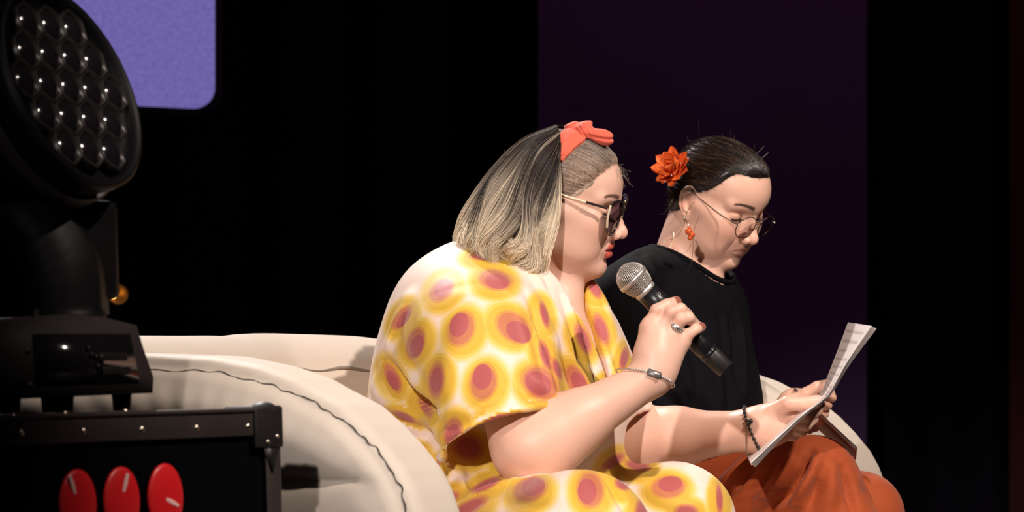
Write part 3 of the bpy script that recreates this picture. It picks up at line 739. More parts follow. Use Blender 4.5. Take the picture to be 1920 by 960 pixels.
tag(P1, 'woman in yellow dress with pink dots speaking into a microphone', 'person')
tag(P2, 'woman in black t-shirt and rust trousers looking down, orange flower in hair', 'person')
person_skin(P1, HW1, O1, [(arm_r1, bbox([R1_SH, R1_EL, P(1330, 560, -.2)], .09), .0026), (arm_l1, bbox([L1_SH, L1_EL, P(1550, 760, .1)], .09), .0028)],
            (trunk(NB1, W1_HIP, W1_KNEE, W1_ANK, F1, L1, 1.1, TOES['1']), ((-.35, -.75, -.02), (.6, .4, .95)), .012))
person_skin(P2, HW2, O2, [(arm_r2, bbox([R2_SH, R2_EL, P(1575, 760, .22)], .09), .0030), (arm_l2, bbox([L2_SH, L2_EL, P(1560, 760, .4)], .09), .0034)],
            (trunk(NB2, W2_HIP, W2_KNEE, W2_ANK, F2, L2, .9, TOES['2']), ((0, -.1, -.02), (.95, .8, 1.0)), .012))
# ================================================================== clothes
R1f = np.stack([F1, L1, V3(0, 0, 1)], 1); R2f = np.stack([F2, L2, V3(0, 0, 1)], 1)
def project_px(V):
    k = FPX/(V[:, 1]+CAMD); return 960+V[:, 0]*k, HORY-(V[:, 2]-CAMZ)*k
def on_mesh(V, N, px, py):
    """the place on a built surface that the photograph shows at a pixel"""
    x, y = project_px(V); d = (x-px)**2+(y-py)**2; c = np.nonzero((d < 64) & (N[:, 1] < 0.15))[0]
    if len(c) == 0: c = np.nonzero(N[:, 1] < 0.3)[0]; c = c[np.argsort(d[c])[:12]]
    return c[np.argmin(V[c, 1]+np.sqrt(d[c])*0.004)]
def fold(V, N, lines, gain=1.5):
    """creases: (pixel polyline, width mm, height mm, positive = ridge); displaces real geometry along the normals"""
    amp = np.zeros(len(V))
    for pts, wd, hgt in lines:
        k = interp_path(pts, max(4, len(pts)*3)); q = np.array([V[on_mesh(V, N, a, b)] for a, b in k])
        if len(q) > 4: q[1:-1] = (q[:-2]+2*q[1:-1]+q[2:])/4
        lo, hi = q.min(0)-.03-wd/500, q.max(0)+.03+wd/500
        ix = np.nonzero(((V > lo) & (V < hi)).all(1))[0]
        if len(ix) == 0: continue
        P_ = V[ix]; best = np.full(len(ix), 1e9); tt = np.zeros(len(ix)); m = len(q)-1
        for i in range(m):
            ba = q[i+1]-q[i]; pa = P_-q[i]; h = np.clip(pa@ba/(ba@ba+1e-12), 0, 1); d = np.linalg.norm(pa-h[:, None]*ba, axis=1)
            b = d < best; best[b] = d[b]; tt[b] = (i+h[b])/m
        prof = gauss(best, wd/1000)
        if hgt > 0: prof = prof-0.35*gauss(best-wd/1000*1.7, wd/1000*.8)
        amp[ix] += gain*hgt/1000*prof*np.sin(np.clip(tt, .06, .94)*math.pi)**.5
    return V+N*amp[:, None]
def tube_sleeve(p, c0, a0, b0, c1, a1, b1):
    """solid of elliptic rings from ring 0 to ring 1 (axis vectors a, b carry the radii); returns distance, height 0..1"""
    ax = c1-c0; L = np.linalg.norm(ax); n1 = np.cross(a1, b1); n1 = n1/np.linalg.norm(n1)
    if n1@ax < 0: n1 = -n1
    d1 = (p-c1)@n1; n0 = ax/L; d0 = (p-c0)@n0
    h = np.clip(d0/np.maximum(d0-d1, 1e-4), 0, 1)
    c = c0+h[:, None]*(c1-c0); q = p-c
    A = a0+h[:, None]*(a1-a0); B = b0+h[:, None]*(b1-b0); ra = np.linalg.norm(A, axis=1); rb = np.linalg.norm(B, axis=1)
    u = (q*A).sum(1)/ra**2; v = (q*B).sum(1)/rb**2
    r = np.sqrt(u*u+v*v)+1e-6; d = (r-1)*np.minimum(ra, rb)
    return d, d1, d0, h
# ---- the dress
RS = dict(c0=P(905, 580, -.155), a0=unit(V3(.85, -.3, .25))*.105, b0=unit(V3(.15, .95, 0))*.088,
          c1=P(938, 828, -.265), a1=(P(1052, 770, -.265)-P(828, 864, -.265))/2, b1=(P(948, 882, -.185)-P(925, 792, -.345))/2)
LS = dict(c0=P(1078, 625, .17), a0=V3(.070, 0, .02), b0=V3(.0, .07, .0),
          c1=P(1186, 800, .165), a1=(P(1228, 768, .165)-P(1146, 838, .165))/2*1.0, b1=(P(1190, 812, .24)-P(1178, 790, .10))/2)
def dress_sdf(p):
    d = s_ell(p, P(925, 655, .0), (.160, .20, .165), R1f)
    d = su(d, s_ell(p, P(930, 775, -.01), (.185, .205, .15), R1f), .06)
    d = su(d, s_ell(p, P(935, 575, .03), (.11, .165, .08), R1f), .06)
    d = su(d, s_ell(p, P(905, 905, .02), (.20, .235, .125), R1f), .06)
    d = su(d, s_cap(p, NB1-V3(0, 0, .015), R1_SH+V3(-.01, .02, -.02), .066, .07), .05)
    d = su(d, s_cap(p, NB1-V3(0, 0, .02), L1_SH, .066, .058), .05)
    d = su(d, s_cap(p, P(1030, 640, .02), P(1075, 700, .05), .085, .08), .07)       # bust
    for s, r in ((-1, .093), (1, .083)):
        d = su(d, s_cap(p, W1_HIP[s], W1_KNEE[s], r+.012, r), .05)
        d = su(d, s_cap(p, W1_KNEE[s], W1_ANK[s]+V3(-.01, 0, .05), r, .085), .04)
    # sleeves
    e, d1, d0, h = tube_sleeve(p, **RS)
    rag = .004*noise3(p, 21, 2, 45)
    sl = si(si(e, -d0-.02, .10), d1+rag, .004); d = su(d, sl, .045)
    e2, d12, d02, h2 = tube_sleeve(p, **LS)
    sl2 = si(si(e2, -d02-.02, .10), d12+rag, .004); d = su(d, sl2, .035)
    d = ss(d, np.maximum(np.maximum(e+.013, -d0+.165), d1-.03), .006)
    d = ss(d, np.maximum(np.maximum(e2+.012, -d02+.12), d12-.03), .006)
    # room for the neck, and the V opening
    d = ss(d, s_cap(p, HW1.w((-1.6, 0, -5)), NB1+V3(0, 0, .01), .06, .078), .012)
    q = p-NB1; f_ = q@F1; l_ = q@L1+.006; z = q[:, 2]
    wedge = np.maximum(np.abs(l_)*.94-(.010+.30*np.maximum(z+.115, 0)), -(f_-.02)); wedge = np.maximum(wedge, -(z+.125))
    d = ss(d, wedge, .012)
    return d
W1_DOTS = [  # px, py, half axes px, angle (deg, clockwise from right), core shift px
 (909, 479, 34, 9, 0, 0, 0), (929, 524, 35, 23, 12, 3, 3), (828, 543, 31, 22, -48, 2, -2), (863, 616, 37, 27, -70, -4, -8), (753, 594, 30, 14, -52, 3, 3),
 (779, 645, 34, 20, -72, 3, 5), (964, 614, 40, 28, 38, 9, 9), (818, 715, 38, 18, -85, 0, 0), (904, 715, 38, 28, -82, -2, -10), (735, 707, 34, 14, 62, 0, 4),
 (1013, 720, 42, 32, 38, -4, 0), (849, 809, 31, 21, -80, 0, 4), (1081, 715, 36, 20, 60, 5, 4), (938, 788, 34, 16, -8, 0, 4), (1024, 663, 34, 11, 75, 0, 0),
 (1020, 588, 30, 9, 78, 0, 0), (1113, 542, 24, 12, 60, 0, 0), (1129, 617, 36, 14, 72, 0, 0), (1097, 636, 36, 15, 68, 0, 0), (1172, 674, 26, 10, -75, 0, 0),
 (1144, 720, 16, 13, 0, 0, 0), (1050, 690, 24, 9, 70, 0, 0), (992, 916, 36, 22, -22, 6, -5), (1109, 917, 28, 36, 0, -6, 2), (1253, 914, 36, 22, -6, 4, -6), (1350, 935, 8, 32, 0, 0, 0),
 (798, 762, 28, 11, 55, 0, 0), (757, 784, 26, 9, 22, 0, 0), (812, 876, 22, 10, -35, 0, 0), (775, 845, 20, 9, 0, 0, 0), (880, 952, 44, 14, -30, 0, 0), (1215, 950, 20, 30, 20, 0, 0),
 (880, 840, 34, 26, 20, 0, 0), (905, 905, 36, 9, -25, 0, 0), (1290, 958, 26, 16, 0, 0, 0), (1192, 796, 40, 18, -42, 0, 0), (1150, 865, 30, 12, -30, 0, 0), (1120, 770, 22, 14, 60, 0, 0), (1195, 870, 26, 12, 10, 0, 0), (840, 935, 26, 12, -30, 0, 0), (1170, 905, 18, 12, 20, 0, 0)]
def dots_attr(V, N):
    A = np.full(len(V), 9.0); B = np.full(len(V), 9.0); C = np.full(len(V), 9.0); seeds = []
    def one(c, n, ex, ez, a, b, sa, sb, fit):
        nonlocal A, B, C
        q = V-c; R_ = max(a, b)*2.6
        ix = np.nonzero((np.abs(q) < R_*1.6).all(1))[0]; q = q[ix]
        ok = (N[ix]@n > -.1) & (np.abs(q@n) < .05); ix = ix[ok]; q = q[ok]
        u = q@ex; v = q@ez
        B[ix] = np.minimum(B[ix], np.hypot(u/a, v/b))
        A[ix] = np.minimum(A[ix], np.hypot((u-sa)/(a*.66), (v-sb)/(b*.66)))
        C[ix] = np.minimum(C[ix], np.hypot((u+sa*.5)/(a*.95+.017), (v+sb*.5+.003)/(b*.95+.017)))
    for px, py, a, b, ang, sx, sy in W1_DOTS:
        i = on_mesh(V, N, px, py); c = V[i]; k = (c[1]+CAMD)/FPX; t = math.radians(ang)
        ex = V3(math.cos(t), 0, -math.sin(t)); ez = V3(math.sin(t), 0, math.cos(t))
        sh = V3(sx*k, 0, -sy*k); seeds.append(c)
        n = N[i]; one(c, n, ex, ez, a*k, b*k, sh@ex, sh@ez, True)
    # the sides the photograph does not show carry the same print
    r = np.random.default_rng(5); x, y = project_px(V)
    cand = np.nonzero((N[:, 1] > .25) | (y > 985) | (x < 690))[0]; r.shuffle(cand)
    for i in cand[:4000]:
        if min(np.linalg.norm(V[i]-s) for s in seeds) < .082: continue
        seeds.append(V[i]); n = N[i]; ex = unit(np.cross(n, (0.2, .1, 1))); one(V[i], n, ex, np.cross(ex, n), .021, .028, .002, .004, False)
    return A, B, C
def dress_mat():
    m = mat('yellow_dotted_cloth', (.9, .7, .5), 0.55, spec=0.3, sheen=0.15, bump=0.05, bscale=600); nt = m.node_tree; b = nt.nodes['Principled BSDF']
    tc = nt.nodes.new('ShaderNodeTexCoord'); nz = nt.nodes.new('ShaderNodeTexNoise'); nz.inputs['Scale'].default_value = 14; nz.inputs['Detail'].default_value = 2
    nt.links.new(tc.outputs['Object'], nz.inputs['Vector'])
    cur = None
    def node(t, **k):
        n = nt.nodes.new(t)
        for a, v in k.items(): setattr(n, a, v)
        return n
    def layer(prev, attr, edge, soft, col, wob=0.0):
        a = node('ShaderNodeAttribute'); a.attribute_name = attr
        src = a.outputs['Fac']
        if wob:
            md = node('ShaderNodeMath', operation='MULTIPLY_ADD'); nt.links.new(nz.outputs['Fac'], md.inputs[0]); md.inputs[1].default_value = wob; nt.links.new(src, md.inputs[2]); src = md.outputs[0]
        mr = node('ShaderNodeMapRange', interpolation_type='SMOOTHSTEP'); nt.links.new(src, mr.inputs['Value'])
        mr.inputs['From Min'].default_value = edge-soft; mr.inputs['From Max'].default_value = edge+soft; mr.inputs['To Min'].default_value = 1; mr.inputs['To Max'].default_value = 0
        mx = node('ShaderNodeMix', data_type='RGBA'); nt.links.new(mr.outputs['Result'], mx.inputs[0])
        if isinstance(prev, tuple): mx.inputs[6].default_value = (*prev, 1)
        else: nt.links.new(prev, mx.inputs[6])
        mx.inputs[7].default_value = (*col, 1); return mx.outputs[2]
    c = layer((.84, .66, .565), 'dc', 1.08, .10, (.80, .56, .22), .14)
    c = layer(c, 'dc', .92, .03, (.75, .49, .085), .08)
    c = layer(c, 'dc', .80, .02, (.68, .41, .045), .06)
    c = layer(c, 'db', 1.02, .03, (.61, .29, .06), .06)
    c = layer(c, 'db', .86, .03, (.52, .18, .085), .06)
    c = layer(c, 'da', 1.0, .03, (.43, .10, .10), .06)
    nt.links.new(c, b.inputs['Base Color'])
    b.inputs['Subsurface Weight'].default_value = 0.12; b.inputs['Subsurface Scale'].default_value = 0.004
    return m
W1_FOLDS = [
 ([(1008, 522), (1040, 590), (1068, 660), (1092, 730)], 9, 7), ([(990, 548), (1015, 610), (1040, 690), (1052, 750)], 9, -7), ([(1000, 610), (1022, 690), (1042, 765)], 8, 5),
 ([(1062, 560), (1085, 640), (1110, 720)], 8, 6), ([(1080, 560), (1105, 650), (1130, 740)], 9, -6), ([(1098, 540), (1128, 630), (1158, 730)], 9, 6), ([(1112, 560), (1148, 660), (1172, 730)], 8, -5),
 ([(1052, 660), (1080, 730), (1105, 775)], 8, -8), ([(1075, 650), (1100, 720), (1118, 760)], 7, 5),
 ([(716, 668), (745, 712), (790, 758), (824, 796)], 10, -13), ([(700, 728), (740, 762), (790, 786), (822, 800)], 16, 10), ([(735, 650), (770, 700), (805, 760)], 12, 6),
 ([(696, 770), (750, 795), (820, 812)], 10, -11), ([(702, 800), (760, 820), (825, 828)], 16, 9), ([(725, 835), (780, 842), (830, 838)], 9, -10), ([(740, 870), (790, 862), (835, 858)], 14, 8),
 ([(775, 905), (815, 880), (850, 868)], 9, -8), ([(820, 945), (860, 910), (920, 888)], 10, -6), ([(850, 960), (900, 925), (960, 900)], 12, 6), ([(800, 950), (830, 915), (870, 893)], 10, 6),
 ([(960, 560), (985, 640), (1005, 720)], 16, 4), ([(760, 560), (730, 640), (715, 680)], 14, 5), ([(880, 560), (850, 660), (835, 760)], 22, 4), 
 ([(840, 780), (885, 770), (930, 745)], 8, 3), ([(850, 800), (880, 792), (915, 770)], 7, -4), ([(950, 690), (990, 740), (1035, 765)], 12, -4), ([(985, 700), (1020, 735), (1048, 752)], 8, 4), ([(985, 765), (1020, 758), (1045, 762)], 7, 5),
 ([(1100, 880), (1125, 905), (1150, 955)], 9, 4), ([(1130, 885), (1155, 915), (1175, 960)], 8, -6), ([(1230, 880), (1290, 890), (1345, 905)], 14, -3), ([(930, 935), (1000, 950), (1080, 955)], 14, -4), ([(1200, 900), (1240, 930), (1300, 955)], 12, 3)]
M_DRESS = dress_mat()
def build_dress():
    V, Q = surface(dress_sdf, (-.42, -.66, .10), (.52, .42, 1.0), .0048)
    V = relax(V, Q, 2); N = vnormals(V, Q)
    V = fold(V, N, W1_FOLDS); V = V+N*(.0016*noise3(V, 31, 2, 38))[:, None]
    N = vnormals(V, Q); A, B, C = dots_attr(V, N)
    link('dress', mesh_np('dress', V, Q, attrs={'da': A, 'db': B, 'dc': C}), M_DRESS, P1)
build_dress()
# ---- black t-shirt and rust trousers
M_TEE = mat('black_cotton', (.0028, .0024, .0038), 0.85, spec=0.12, bump=0.15, bscale=700)
M_RUST = mat('rust_twill', (.33, .058, .013), 0.7, spec=0.25, sheen=0.1, noise=.06, nscale=20, bump=0.1, bscale=600)
def tee_sdf(p, solid=False):
    d = s_ell(p, P(1258, 655, .50), (.125, .150, .17), R2f)
    d = su(d, s_ell(p, P(1272, 790, .47), (.135, .155, .15), R2f), .06)
    d = su(d, s_ell(p, P(1255, 570, .505), (.095, .145, .075), R2f), .05)
    d = su(d, s_cap(p, NB2-V3(0, 0, .02), R2_SH+V3(0, 0, .014), .072, .062), .05)
    d = su(d, s_cap(p, NB2-V3(0, 0, .03), L2_SH+V3(0, 0, -.01), .058, .055), .05)
    for a, b, h in ((R2_SH, R2_EL, .86), (L2_SH, L2_EL, .80)):
        e = s_cap(p, a, b, .058, .054); n = unit(b-a); pl = (p-(a+(b-a)*h))@n
        sl = si(e, pl, .004); d = su(d, sl, .03)
        d = ss(d, np.maximum(s_cap(p, a, b, .054, .050), -(p-(a+(b-a)*.55))@n), .006)
    return d if solid else ss(d, s_cap(p, TEE_N0, TEE_N1, .072, .075), .006)
TEE_N0 = HW2.w((-2.4, 0, -4.5)); TEE_N1 = NB2+F2*.022-V3(0, 0, .005)
def tee_collar():
    ax = unit(TEE_N1-TEE_N0); u = unit(np.cross(ax, (0, 1, 0))); v = np.cross(ax, u); th = np.linspace(0, 2*math.pi, 73)[:-1]
    s = np.linspace(-.06, .16, 120); L_ = np.linalg.norm(TEE_N1-TEE_N0); ring = []
    for t in th:
        r_ = .072+.003*np.clip(s/L_, 0, 1); q = TEE_N0+ax*s[:, None]+r_[:, None]*(math.cos(t)*u+math.sin(t)*v); d = tee_sdf(q, True)
        k = np.argmax(d < 0); ring.append(q[k])
    ring = np.array(ring)
    for _ in range(4): ring = (np.roll(ring, 1, 0)+2*ring+np.roll(ring, -1, 0))/4
    return ring
def trousers_sdf(p):
    d = s_ell(p, P(1290, 925, .50), (.16, .19, .12), R2f)
    for s, r in ((-1, .082), (1, .078)):
        d = su(d, s_cap(p, W2_HIP[s]+V3(0, 0, .0), W2_KNEE[s], r+.012, r-.012), .03)
        d = su(d, s_cap(p, W2_KNEE[s], W2_ANK[s]+V3(0, 0, .04), r-.012, .072), .03)
    return d
W2_FOLDS_T = [([(1385, 590), (1392, 660), (1398, 740)], 8, 6), ([(1345, 560), (1375, 640), (1385, 720)], 10, -6), ([(1330, 530), (1360, 590), (1368, 660)], 8, 6), ([(1330, 640), (1345, 710), (1350, 775)], 12, 6), ([(1300, 650), (1310, 720), (1318, 775)], 10, -6),
 ([(1245, 700), (1270, 740), (1300, 775)], 10, 6), ([(1210, 480), (1225, 520), (1230, 560)], 9, 5), ([(1360, 690), (1372, 740), (1375, 775)], 8, -6), ([(1200, 470), (1215, 500), (1222, 540)], 7, -4), ([(1280, 690), (1290, 740), (1308, 772)], 9, -7)]
W2_FOLDS_P = [([(1520, 845), (1505, 880), (1475, 925), (1440, 960)], 8, -12), ([(1535, 850), (1520, 890), (1490, 940)], 10, 8), ([(1465, 855), (1440, 890), (1405, 930)], 8, -9), ([(1475, 860), (1455, 895), (1420, 945)], 10, 6), ([(1420, 862), (1385, 900), (1355, 935)], 8, -9), ([(1400, 860), (1370, 890), (1345, 915)], 10, 6),
 ([(1585, 880), (1596, 920), (1600, 960)], 8, -8), ([(1555, 870), (1560, 915), (1550, 960)], 12, 5), ([(1620, 915), (1640, 935), (1650, 950)], 8, -5), ([(1380, 935), (1420, 928), (1450, 932)], 5, 3), ([(1530, 890), (1525, 930), (1510, 960)], 9, -5)]
def build_w2():
    V, Q = surface(tee_sdf, (.02, .14, .50), (.62, .84, 1.0), .0050)
    V = relax(V, Q, 1); N = vnormals(V, Q); V = fold(V, N, W2_FOLDS_T); V = V+N*(.0022*noise3(V, 41, 2, 30))[:, None]
    o = link('t_shirt', mesh_np('t_shirt', V, Q), M_TEE, P2)
    Geo().tube(tee_collar()+unit(TEE_N1-TEE_N0)*.002, .0048, 8, closed=True).obj('collar', M_TEE, o)
    V, Q = surface(trousers_sdf, (.05, -.05, .10), (.95, .85, .74), .0056)
    V = relax(V, Q, 1); N = vnormals(V, Q); V = fold(V, N, W2_FOLDS_P, 1.9); V = V+N*(.0016*noise3(V, 43, 2, 25))[:, None]
    link('trousers', mesh_np('trousers', V, Q), M_RUST, P2)
build_w2()
# ================================================================== hair
M_HAIR = mat_attr('hair', rough=0.4, spec=0.3)
M_HAIRB = mat_attr('hair_dark', rough=0.30, spec=0.55)
def strands(paths, rad, cols, sides=3):
    p = np.asarray(paths, float); n, t = p.shape[:2]
    tg = np.gradient(p, axis=1); tg /= np.linalg.norm(tg, axis=2, keepdims=True)+1e-12
    ref = np.where(np.abs(tg[..., 1:2]) < .9, np.array([0, 1., 0]), np.array([1., 0, 0]))
    a = np.cross(tg, ref); a /= np.linalg.norm(a, axis=2, keepdims=True)+1e-12; b = np.cross(tg, a)
    r = np.broadcast_to(rad, (n, t))[..., None, None]; th = np.arange(sides)*2*math.pi/sides
    G = p[:, :, None]+r*(np.cos(th)[:, None]*a[:, :, None]+np.sin(th)[:, None]*b[:, :, None])
    idx = np.arange(n*t*sides).reshape(n, t, sides); nx = np.roll(idx, -1, 2)
    q = np.stack([idx[:, :-1], nx[:, :-1], nx[:, 1:], idx[:, 1:]], -1).reshape(-1, 4)
    c = np.repeat(np.broadcast_to(cols, (n, t, 3))[:, :, None], sides, 2).reshape(-1, 3)
    return G.reshape(-1, 3), q, c
def snap(f, p, it=5, off=0.0):
    sh = p.shape; p = p.reshape(-1, 3).copy(); e = .05
    for _ in range(it):
        d = f(p)-off; g = np.stack([f(p+np.eye(3)[a]*e)-f(p-np.eye(3)[a]*e) for a in range(3)], 1)/(2*e)
        p -= d[:, None]*g/np.maximum((g*g).sum(1, keepdims=True), .25)
    return p.reshape(sh)
def skull(p, cran=CRAN, fore=FORE):
    d = s_ell(p, *cran); d = su(d, s_ell(p, *fore), 1.5)
    d = su(d, s_ell(p, V3(-2.2, 0, -1.0), (6.6, 6.3, 6.0)), 1.5)
    return su(d, s_ell(p, V3(2.4, 0, -2.9), (6.2, 6.1, 6.6)), 2.0)
# ---- dark hair pulled back (woman in black)
def cap2(p):
    m = np.clip(hl2(p)/1.6, -1, 1)
    d = skull(p, CRAN2, FORE2)-.45*np.maximum(m, 0)**.6+.5*np.maximum(-m, 0)
    bun = s_ell(p, V3(-8.8, -.6, 1.8), (2.3, 3.0, 2.8)); return su(d, np.where(p[:, 0] > -6, 9, bun), .9)
def build_hair2():
    g = Geo(); V, Q = surface(cap2, (-14, -9, -9), (11, 9, 13), .22)
    keep = hl2(V) > -.35
    kq = keep[Q].all(1); g.add(HW2.w(V), q=Q[kq], c=(.010, .006, .005))
    r = np.random.default_rng(3); n = 5200
    # roots: along the hairline and over the cap, all swept to the bun
    th = r.uniform(-1, 1, n)*math.pi*.98; ph = r.uniform(0, 1, n)**.8
    root = np.stack([9.6*np.cos(th)-.5, 7.6*np.sin(th), np.full(n, 3.7)+ph*8.2], 1)
    root[:, :2] *= np.sqrt(np.maximum(1-ph**2*.96, .02))[:, None]
    low = r.random(n) < .45; root[low, 2] = root[low, 2]-hl2(root[low])+r.normal(size=low.sum())*.35+r.random(low.sum())*1.2
    root = root[(hl2(root) > -.5)]; n = len(root)
    t = np.linspace(0, 1, 14)[None, :, None]; end = V3(-9.2, -.6, 2.0)+r.normal(size=(n, 1, 3))*1.2
    p = root[:, None]*(1-t)+end*t; p = snap(cap2, p, 5, .06)
    p += r.normal(size=(n, 1, 3))*.04
    sh = r.uniform(.6, 1.5, n)[:, None, None]
    c = np.array([.012, .007, .0055])*sh*np.ones((1, 14, 1)); brown = (r.random(n) < .14)[:, None, None]
    c = np.where(brown, np.array([.075, .038, .02])*sh, c)
    v, q, cc = strands(HW2.w(p), .00032*np.r_[.25, .6, np.ones(11), .6], c); g.add(v, q=q, c=cc)
    # flyaways and the loose wisps in front of the ear
    fl = []
    for k in range(46):
        a = root[r.integers(n)]; d = unit(snap(cap2, a[None], 4)[0]-V3(-1, 0, 3)); s0 = snap(cap2, a[None], 4)[0]
        L_ = r.uniform(.6, 1.8); bend = r.normal(size=3)*.7-V3(.8, 0, 0)
        tt = np.linspace(0, 1, 10)[:, None]; fl.append(s0+d*L_*tt*.55+bend*tt**2*L_)
    v, q, cc = strands(HW2.w(np.array(fl)), .00016, np.array([.12, .07, .045])); g.add(v, q=q, c=cc)
    for pts in ([(1301, 378, .365), (1288, 398, .36), (1281, 425, .362), (1266, 445, .372), (1250, 451, .385)], [(1300, 440, .362), (1299, 470, .366), (1294, 500, .375), (1286, 512, .385)],
                [(1262, 372, .42), (1250, 395, .42), (1240, 402, .43)]):
        pp = interp_path([P(*a) for a in pts], 16); v, q, cc = strands(pp[None], .00045, np.array([.07, .035, .02])); g.add(v, q=q, c=cc)
    g.obj('hair', M_HAIRB, P2)
build_hair2()
# ---- speaker: two tone bob behind a band, grey short hair in front
def cap1(p):
    m = np.clip(hl1(p)/1.8, -1, 1); return skull(p, CRAN1)-.35*np.maximum(m, 0)**.7+.5*np.maximum(-m, 0)
HG = [[(1050, 286, -.082), (1045, 340, -.094), (1039, 400, -.099), (1034, 450, -.099), (1024, 500, -.095), (1014, 524, -.092)],
      [(1051, 268, -.076), (1033, 320, -.104), (1016, 385, -.118), (1006, 440, -.123), (996, 490, -.121), (986, 516, -.119)],
      [(1050, 252, -.058), (1010, 292, -.096), (976, 358, -.120), (955, 418, -.128), (938, 462, -.131), (926, 480, -.134)],
      [(1047, 243, -.030), (986, 273, -.062), (936, 338, -.086), (908, 403, -.096), (888, 452, -.102), (880, 477, -.108)],
      [(1044, 239, .000), (976, 270, -.010), (919, 338, -.012), (884, 398, -.014), (864, 445, -.022), (854, 472, -.032)],
      [(1048, 239, .030), (982, 272, .050), (926, 335, .075), (893, 395, .085), (872, 440, .090), (862, 470, .090)],
      [(1064, 241, .055), (1020, 285, .100), (980, 350, .122), (955, 410, .128), (935, 455, .128), (925, 478, .128)],
      [(1088, 262, .085), (1070, 320, .112), (1055, 390, .118), (1045, 440, .118), (1035, 480, .114), (1025, 505, .110)]]
def hair_grid(nu, nt):
    g = np.array([interp_path([P(*q) for q in row], nt) for row in HG]); return np.stack([interp_path(g[:, k], nu) for k in range(nt)], 1)
def build_hair1():
    g = Geo(); nu, nt = 97, 22; G = hair_grid(nu, nt); cen = HW1.w((-1.5, 0, 2))
    r = np.random.default_rng(8)
    # strands
    n = 9600; u = r.random(n)**.85*(nu-1.001); u = np.where(r.random(n) < .62, u*.62, u); i = u.astype(int); f = (u-i)[:, None, None]
    p = G[i]*(1-f)+G[i+1]*f; tt = np.linspace(0, 1, nt)[None, :, None]
    du = np.gradient(G, axis=0); du /= np.linalg.norm(du, axis=2, keepdims=True)+1e-9; du = du[i]
    dt = np.gradient(G, axis=1); dt /= np.linalg.norm(dt, axis=2, keepdims=True); nr = np.cross(du, dt[i])
    out = np.sign((nr*(p-cen)).sum(2).mean(1))[:, None, None]; nr = nr*out
    cw_ = 2.6; clump = np.round(u/cw_); cr = np.random.default_rng(4); tab = cr.random((200, 6)); cl = tab[clump.astype(int) % 200]
    lay = r.random(n)[:, None, None]; ph = (u*.10)[:, None, None]
    bell = np.sin(np.clip(tt, 0, 1)*math.pi)
    p = p+nr*(.005-.014*lay*(.3+tt))+nr*(.013*tt*(cl[:, 0:1]-.35)[..., None])
    wav = np.sin(tt*8.2+ph*2.2+cl[:, 2:3, None]*1.8)*(.001+.017*tt**1.1)                     # broad waves shared by neighbours
    p = p+du*wav+nr*(np.cos(tt*8.2+ph*2.2+cl[:, 3:4, None]*1.4)*.0055*tt**1.2)
    p = p+du*(r.normal(size=(n, 1, 1))*.0013+(((clump*cw_-u)*.0011)[:, None, None])*tt**1.5)
    p = p+r.normal(size=(n, 1, 3))*.0022*tt**2
    tip = np.clip(tt-.80, 0, 1)/.2*(.5+cl[:, 4:5, None])
    p = p-nr*tip**1.6*.011+V3(.010, 0, -.004)*tip**1.5*(u > 18)[:, None, None]
    ln = (r.uniform(.86, 1.06, n)*(.90+.12*cl[:, 1]))[:, None, None]
    p = p[:, :1]+(p-p[:, :1])*np.where(tt > .7, 1-(1-ln)*(tt-.7)/.3, 1)
    # colour: dark grown-out roots, ash middle, blonde ends; some pale streaks from the root
    st = (.46+.16*(cl[:, 5]-.5)+.08*r.normal(size=n))[:, None, None]; uu = (u/(nu-1))[:, None, None]
    st = st+np.where(uu < .10, -.34, 0)+.08*np.sin(uu*30)
    k = 1/(1+np.exp(-(tt-st-.06)/.05)); streak = (r.random(n) < .05)|(tab[clump.astype(int) % 200, 1] > .93)&(r.random(n) < .5); streak = streak[:, None, None]
    streak = streak[:, None, None] if streak.ndim == 1 else streak; k = np.where(streak, np.maximum(k, .34), k)
    dark = np.array([.017, .011, .010])*(r.uniform(.4, 2.0, n)*(.35+.9*cl[:, 4]))[:, None, None]; lite = np.array([.95, .80, .60])*(r.uniform(.6, 1.15, n)*(.82+.25*cl[:, 0]))[:, None, None]
    ash = np.array([.20, .155, .13])
    c = dark*(1-k)+lite*k; c = c*(1-.35*np.sin(np.clip(k, 0, 1)*math.pi))+ash*.35*np.sin(np.clip(k, 0, 1)*math.pi)
    v, q, cc = strands(p, .00035*np.r_[.7, np.ones(nt-5), .85, .7, .5, .3], c); g.add(v, q=q, c=cc)
    # under layer that closes the volume
    nrm = np.cross(np.gradient(G, axis=0), np.gradient(G, axis=1)); nrm /= np.linalg.norm(nrm, axis=2, keepdims=True)+1e-9
    nrm *= np.sign((nrm*(G-cen)).sum(2, keepdims=True)); ts = np.linspace(0, 1, nt)[None, :, None]
    G2 = G-nrm*(.0075+.004*ts); kk = 1/(1+np.exp(-(ts-.5)/.08)); cb = np.array([.022, .015, .013])*(1-kk)+np.array([.62, .47, .31])*kk
    g.grid(G2[:, :-1], c=np.broadcast_to(cb, G2.shape)[:, :-1]); g.grid((G2-nrm*.006)[::-1, :-1], c=np.broadcast_to(cb, G2.shape)[:, :-1])
    # scalp cap
    V, Q = surface(cap1, (-12, -9, -9), (11, 9, 13), .24); kq = ((hl1(V) > 2.6) & (skull(V, CRAN1) > .10))[Q].all(1)
    g.add(HW1.w(V), q=Q[kq], c=np.array([.19, .15, .125]))
    # front hair: from the hairline back to the band
    n = 3600; th = r.uniform(-1.25, 1.25, n); x0 = 8.8*np.cos(th)+r.normal(size=n)*.3; y0 = 7.2*np.sin(th)
    root = np.stack([x0, y0, 7.6-.98*np.maximum(8.6-x0, 0)-.1+(off := np.abs(r.normal(size=n))*2.4)], 1)
    t8 = np.linspace(0, 1, 9)[None, :, None]
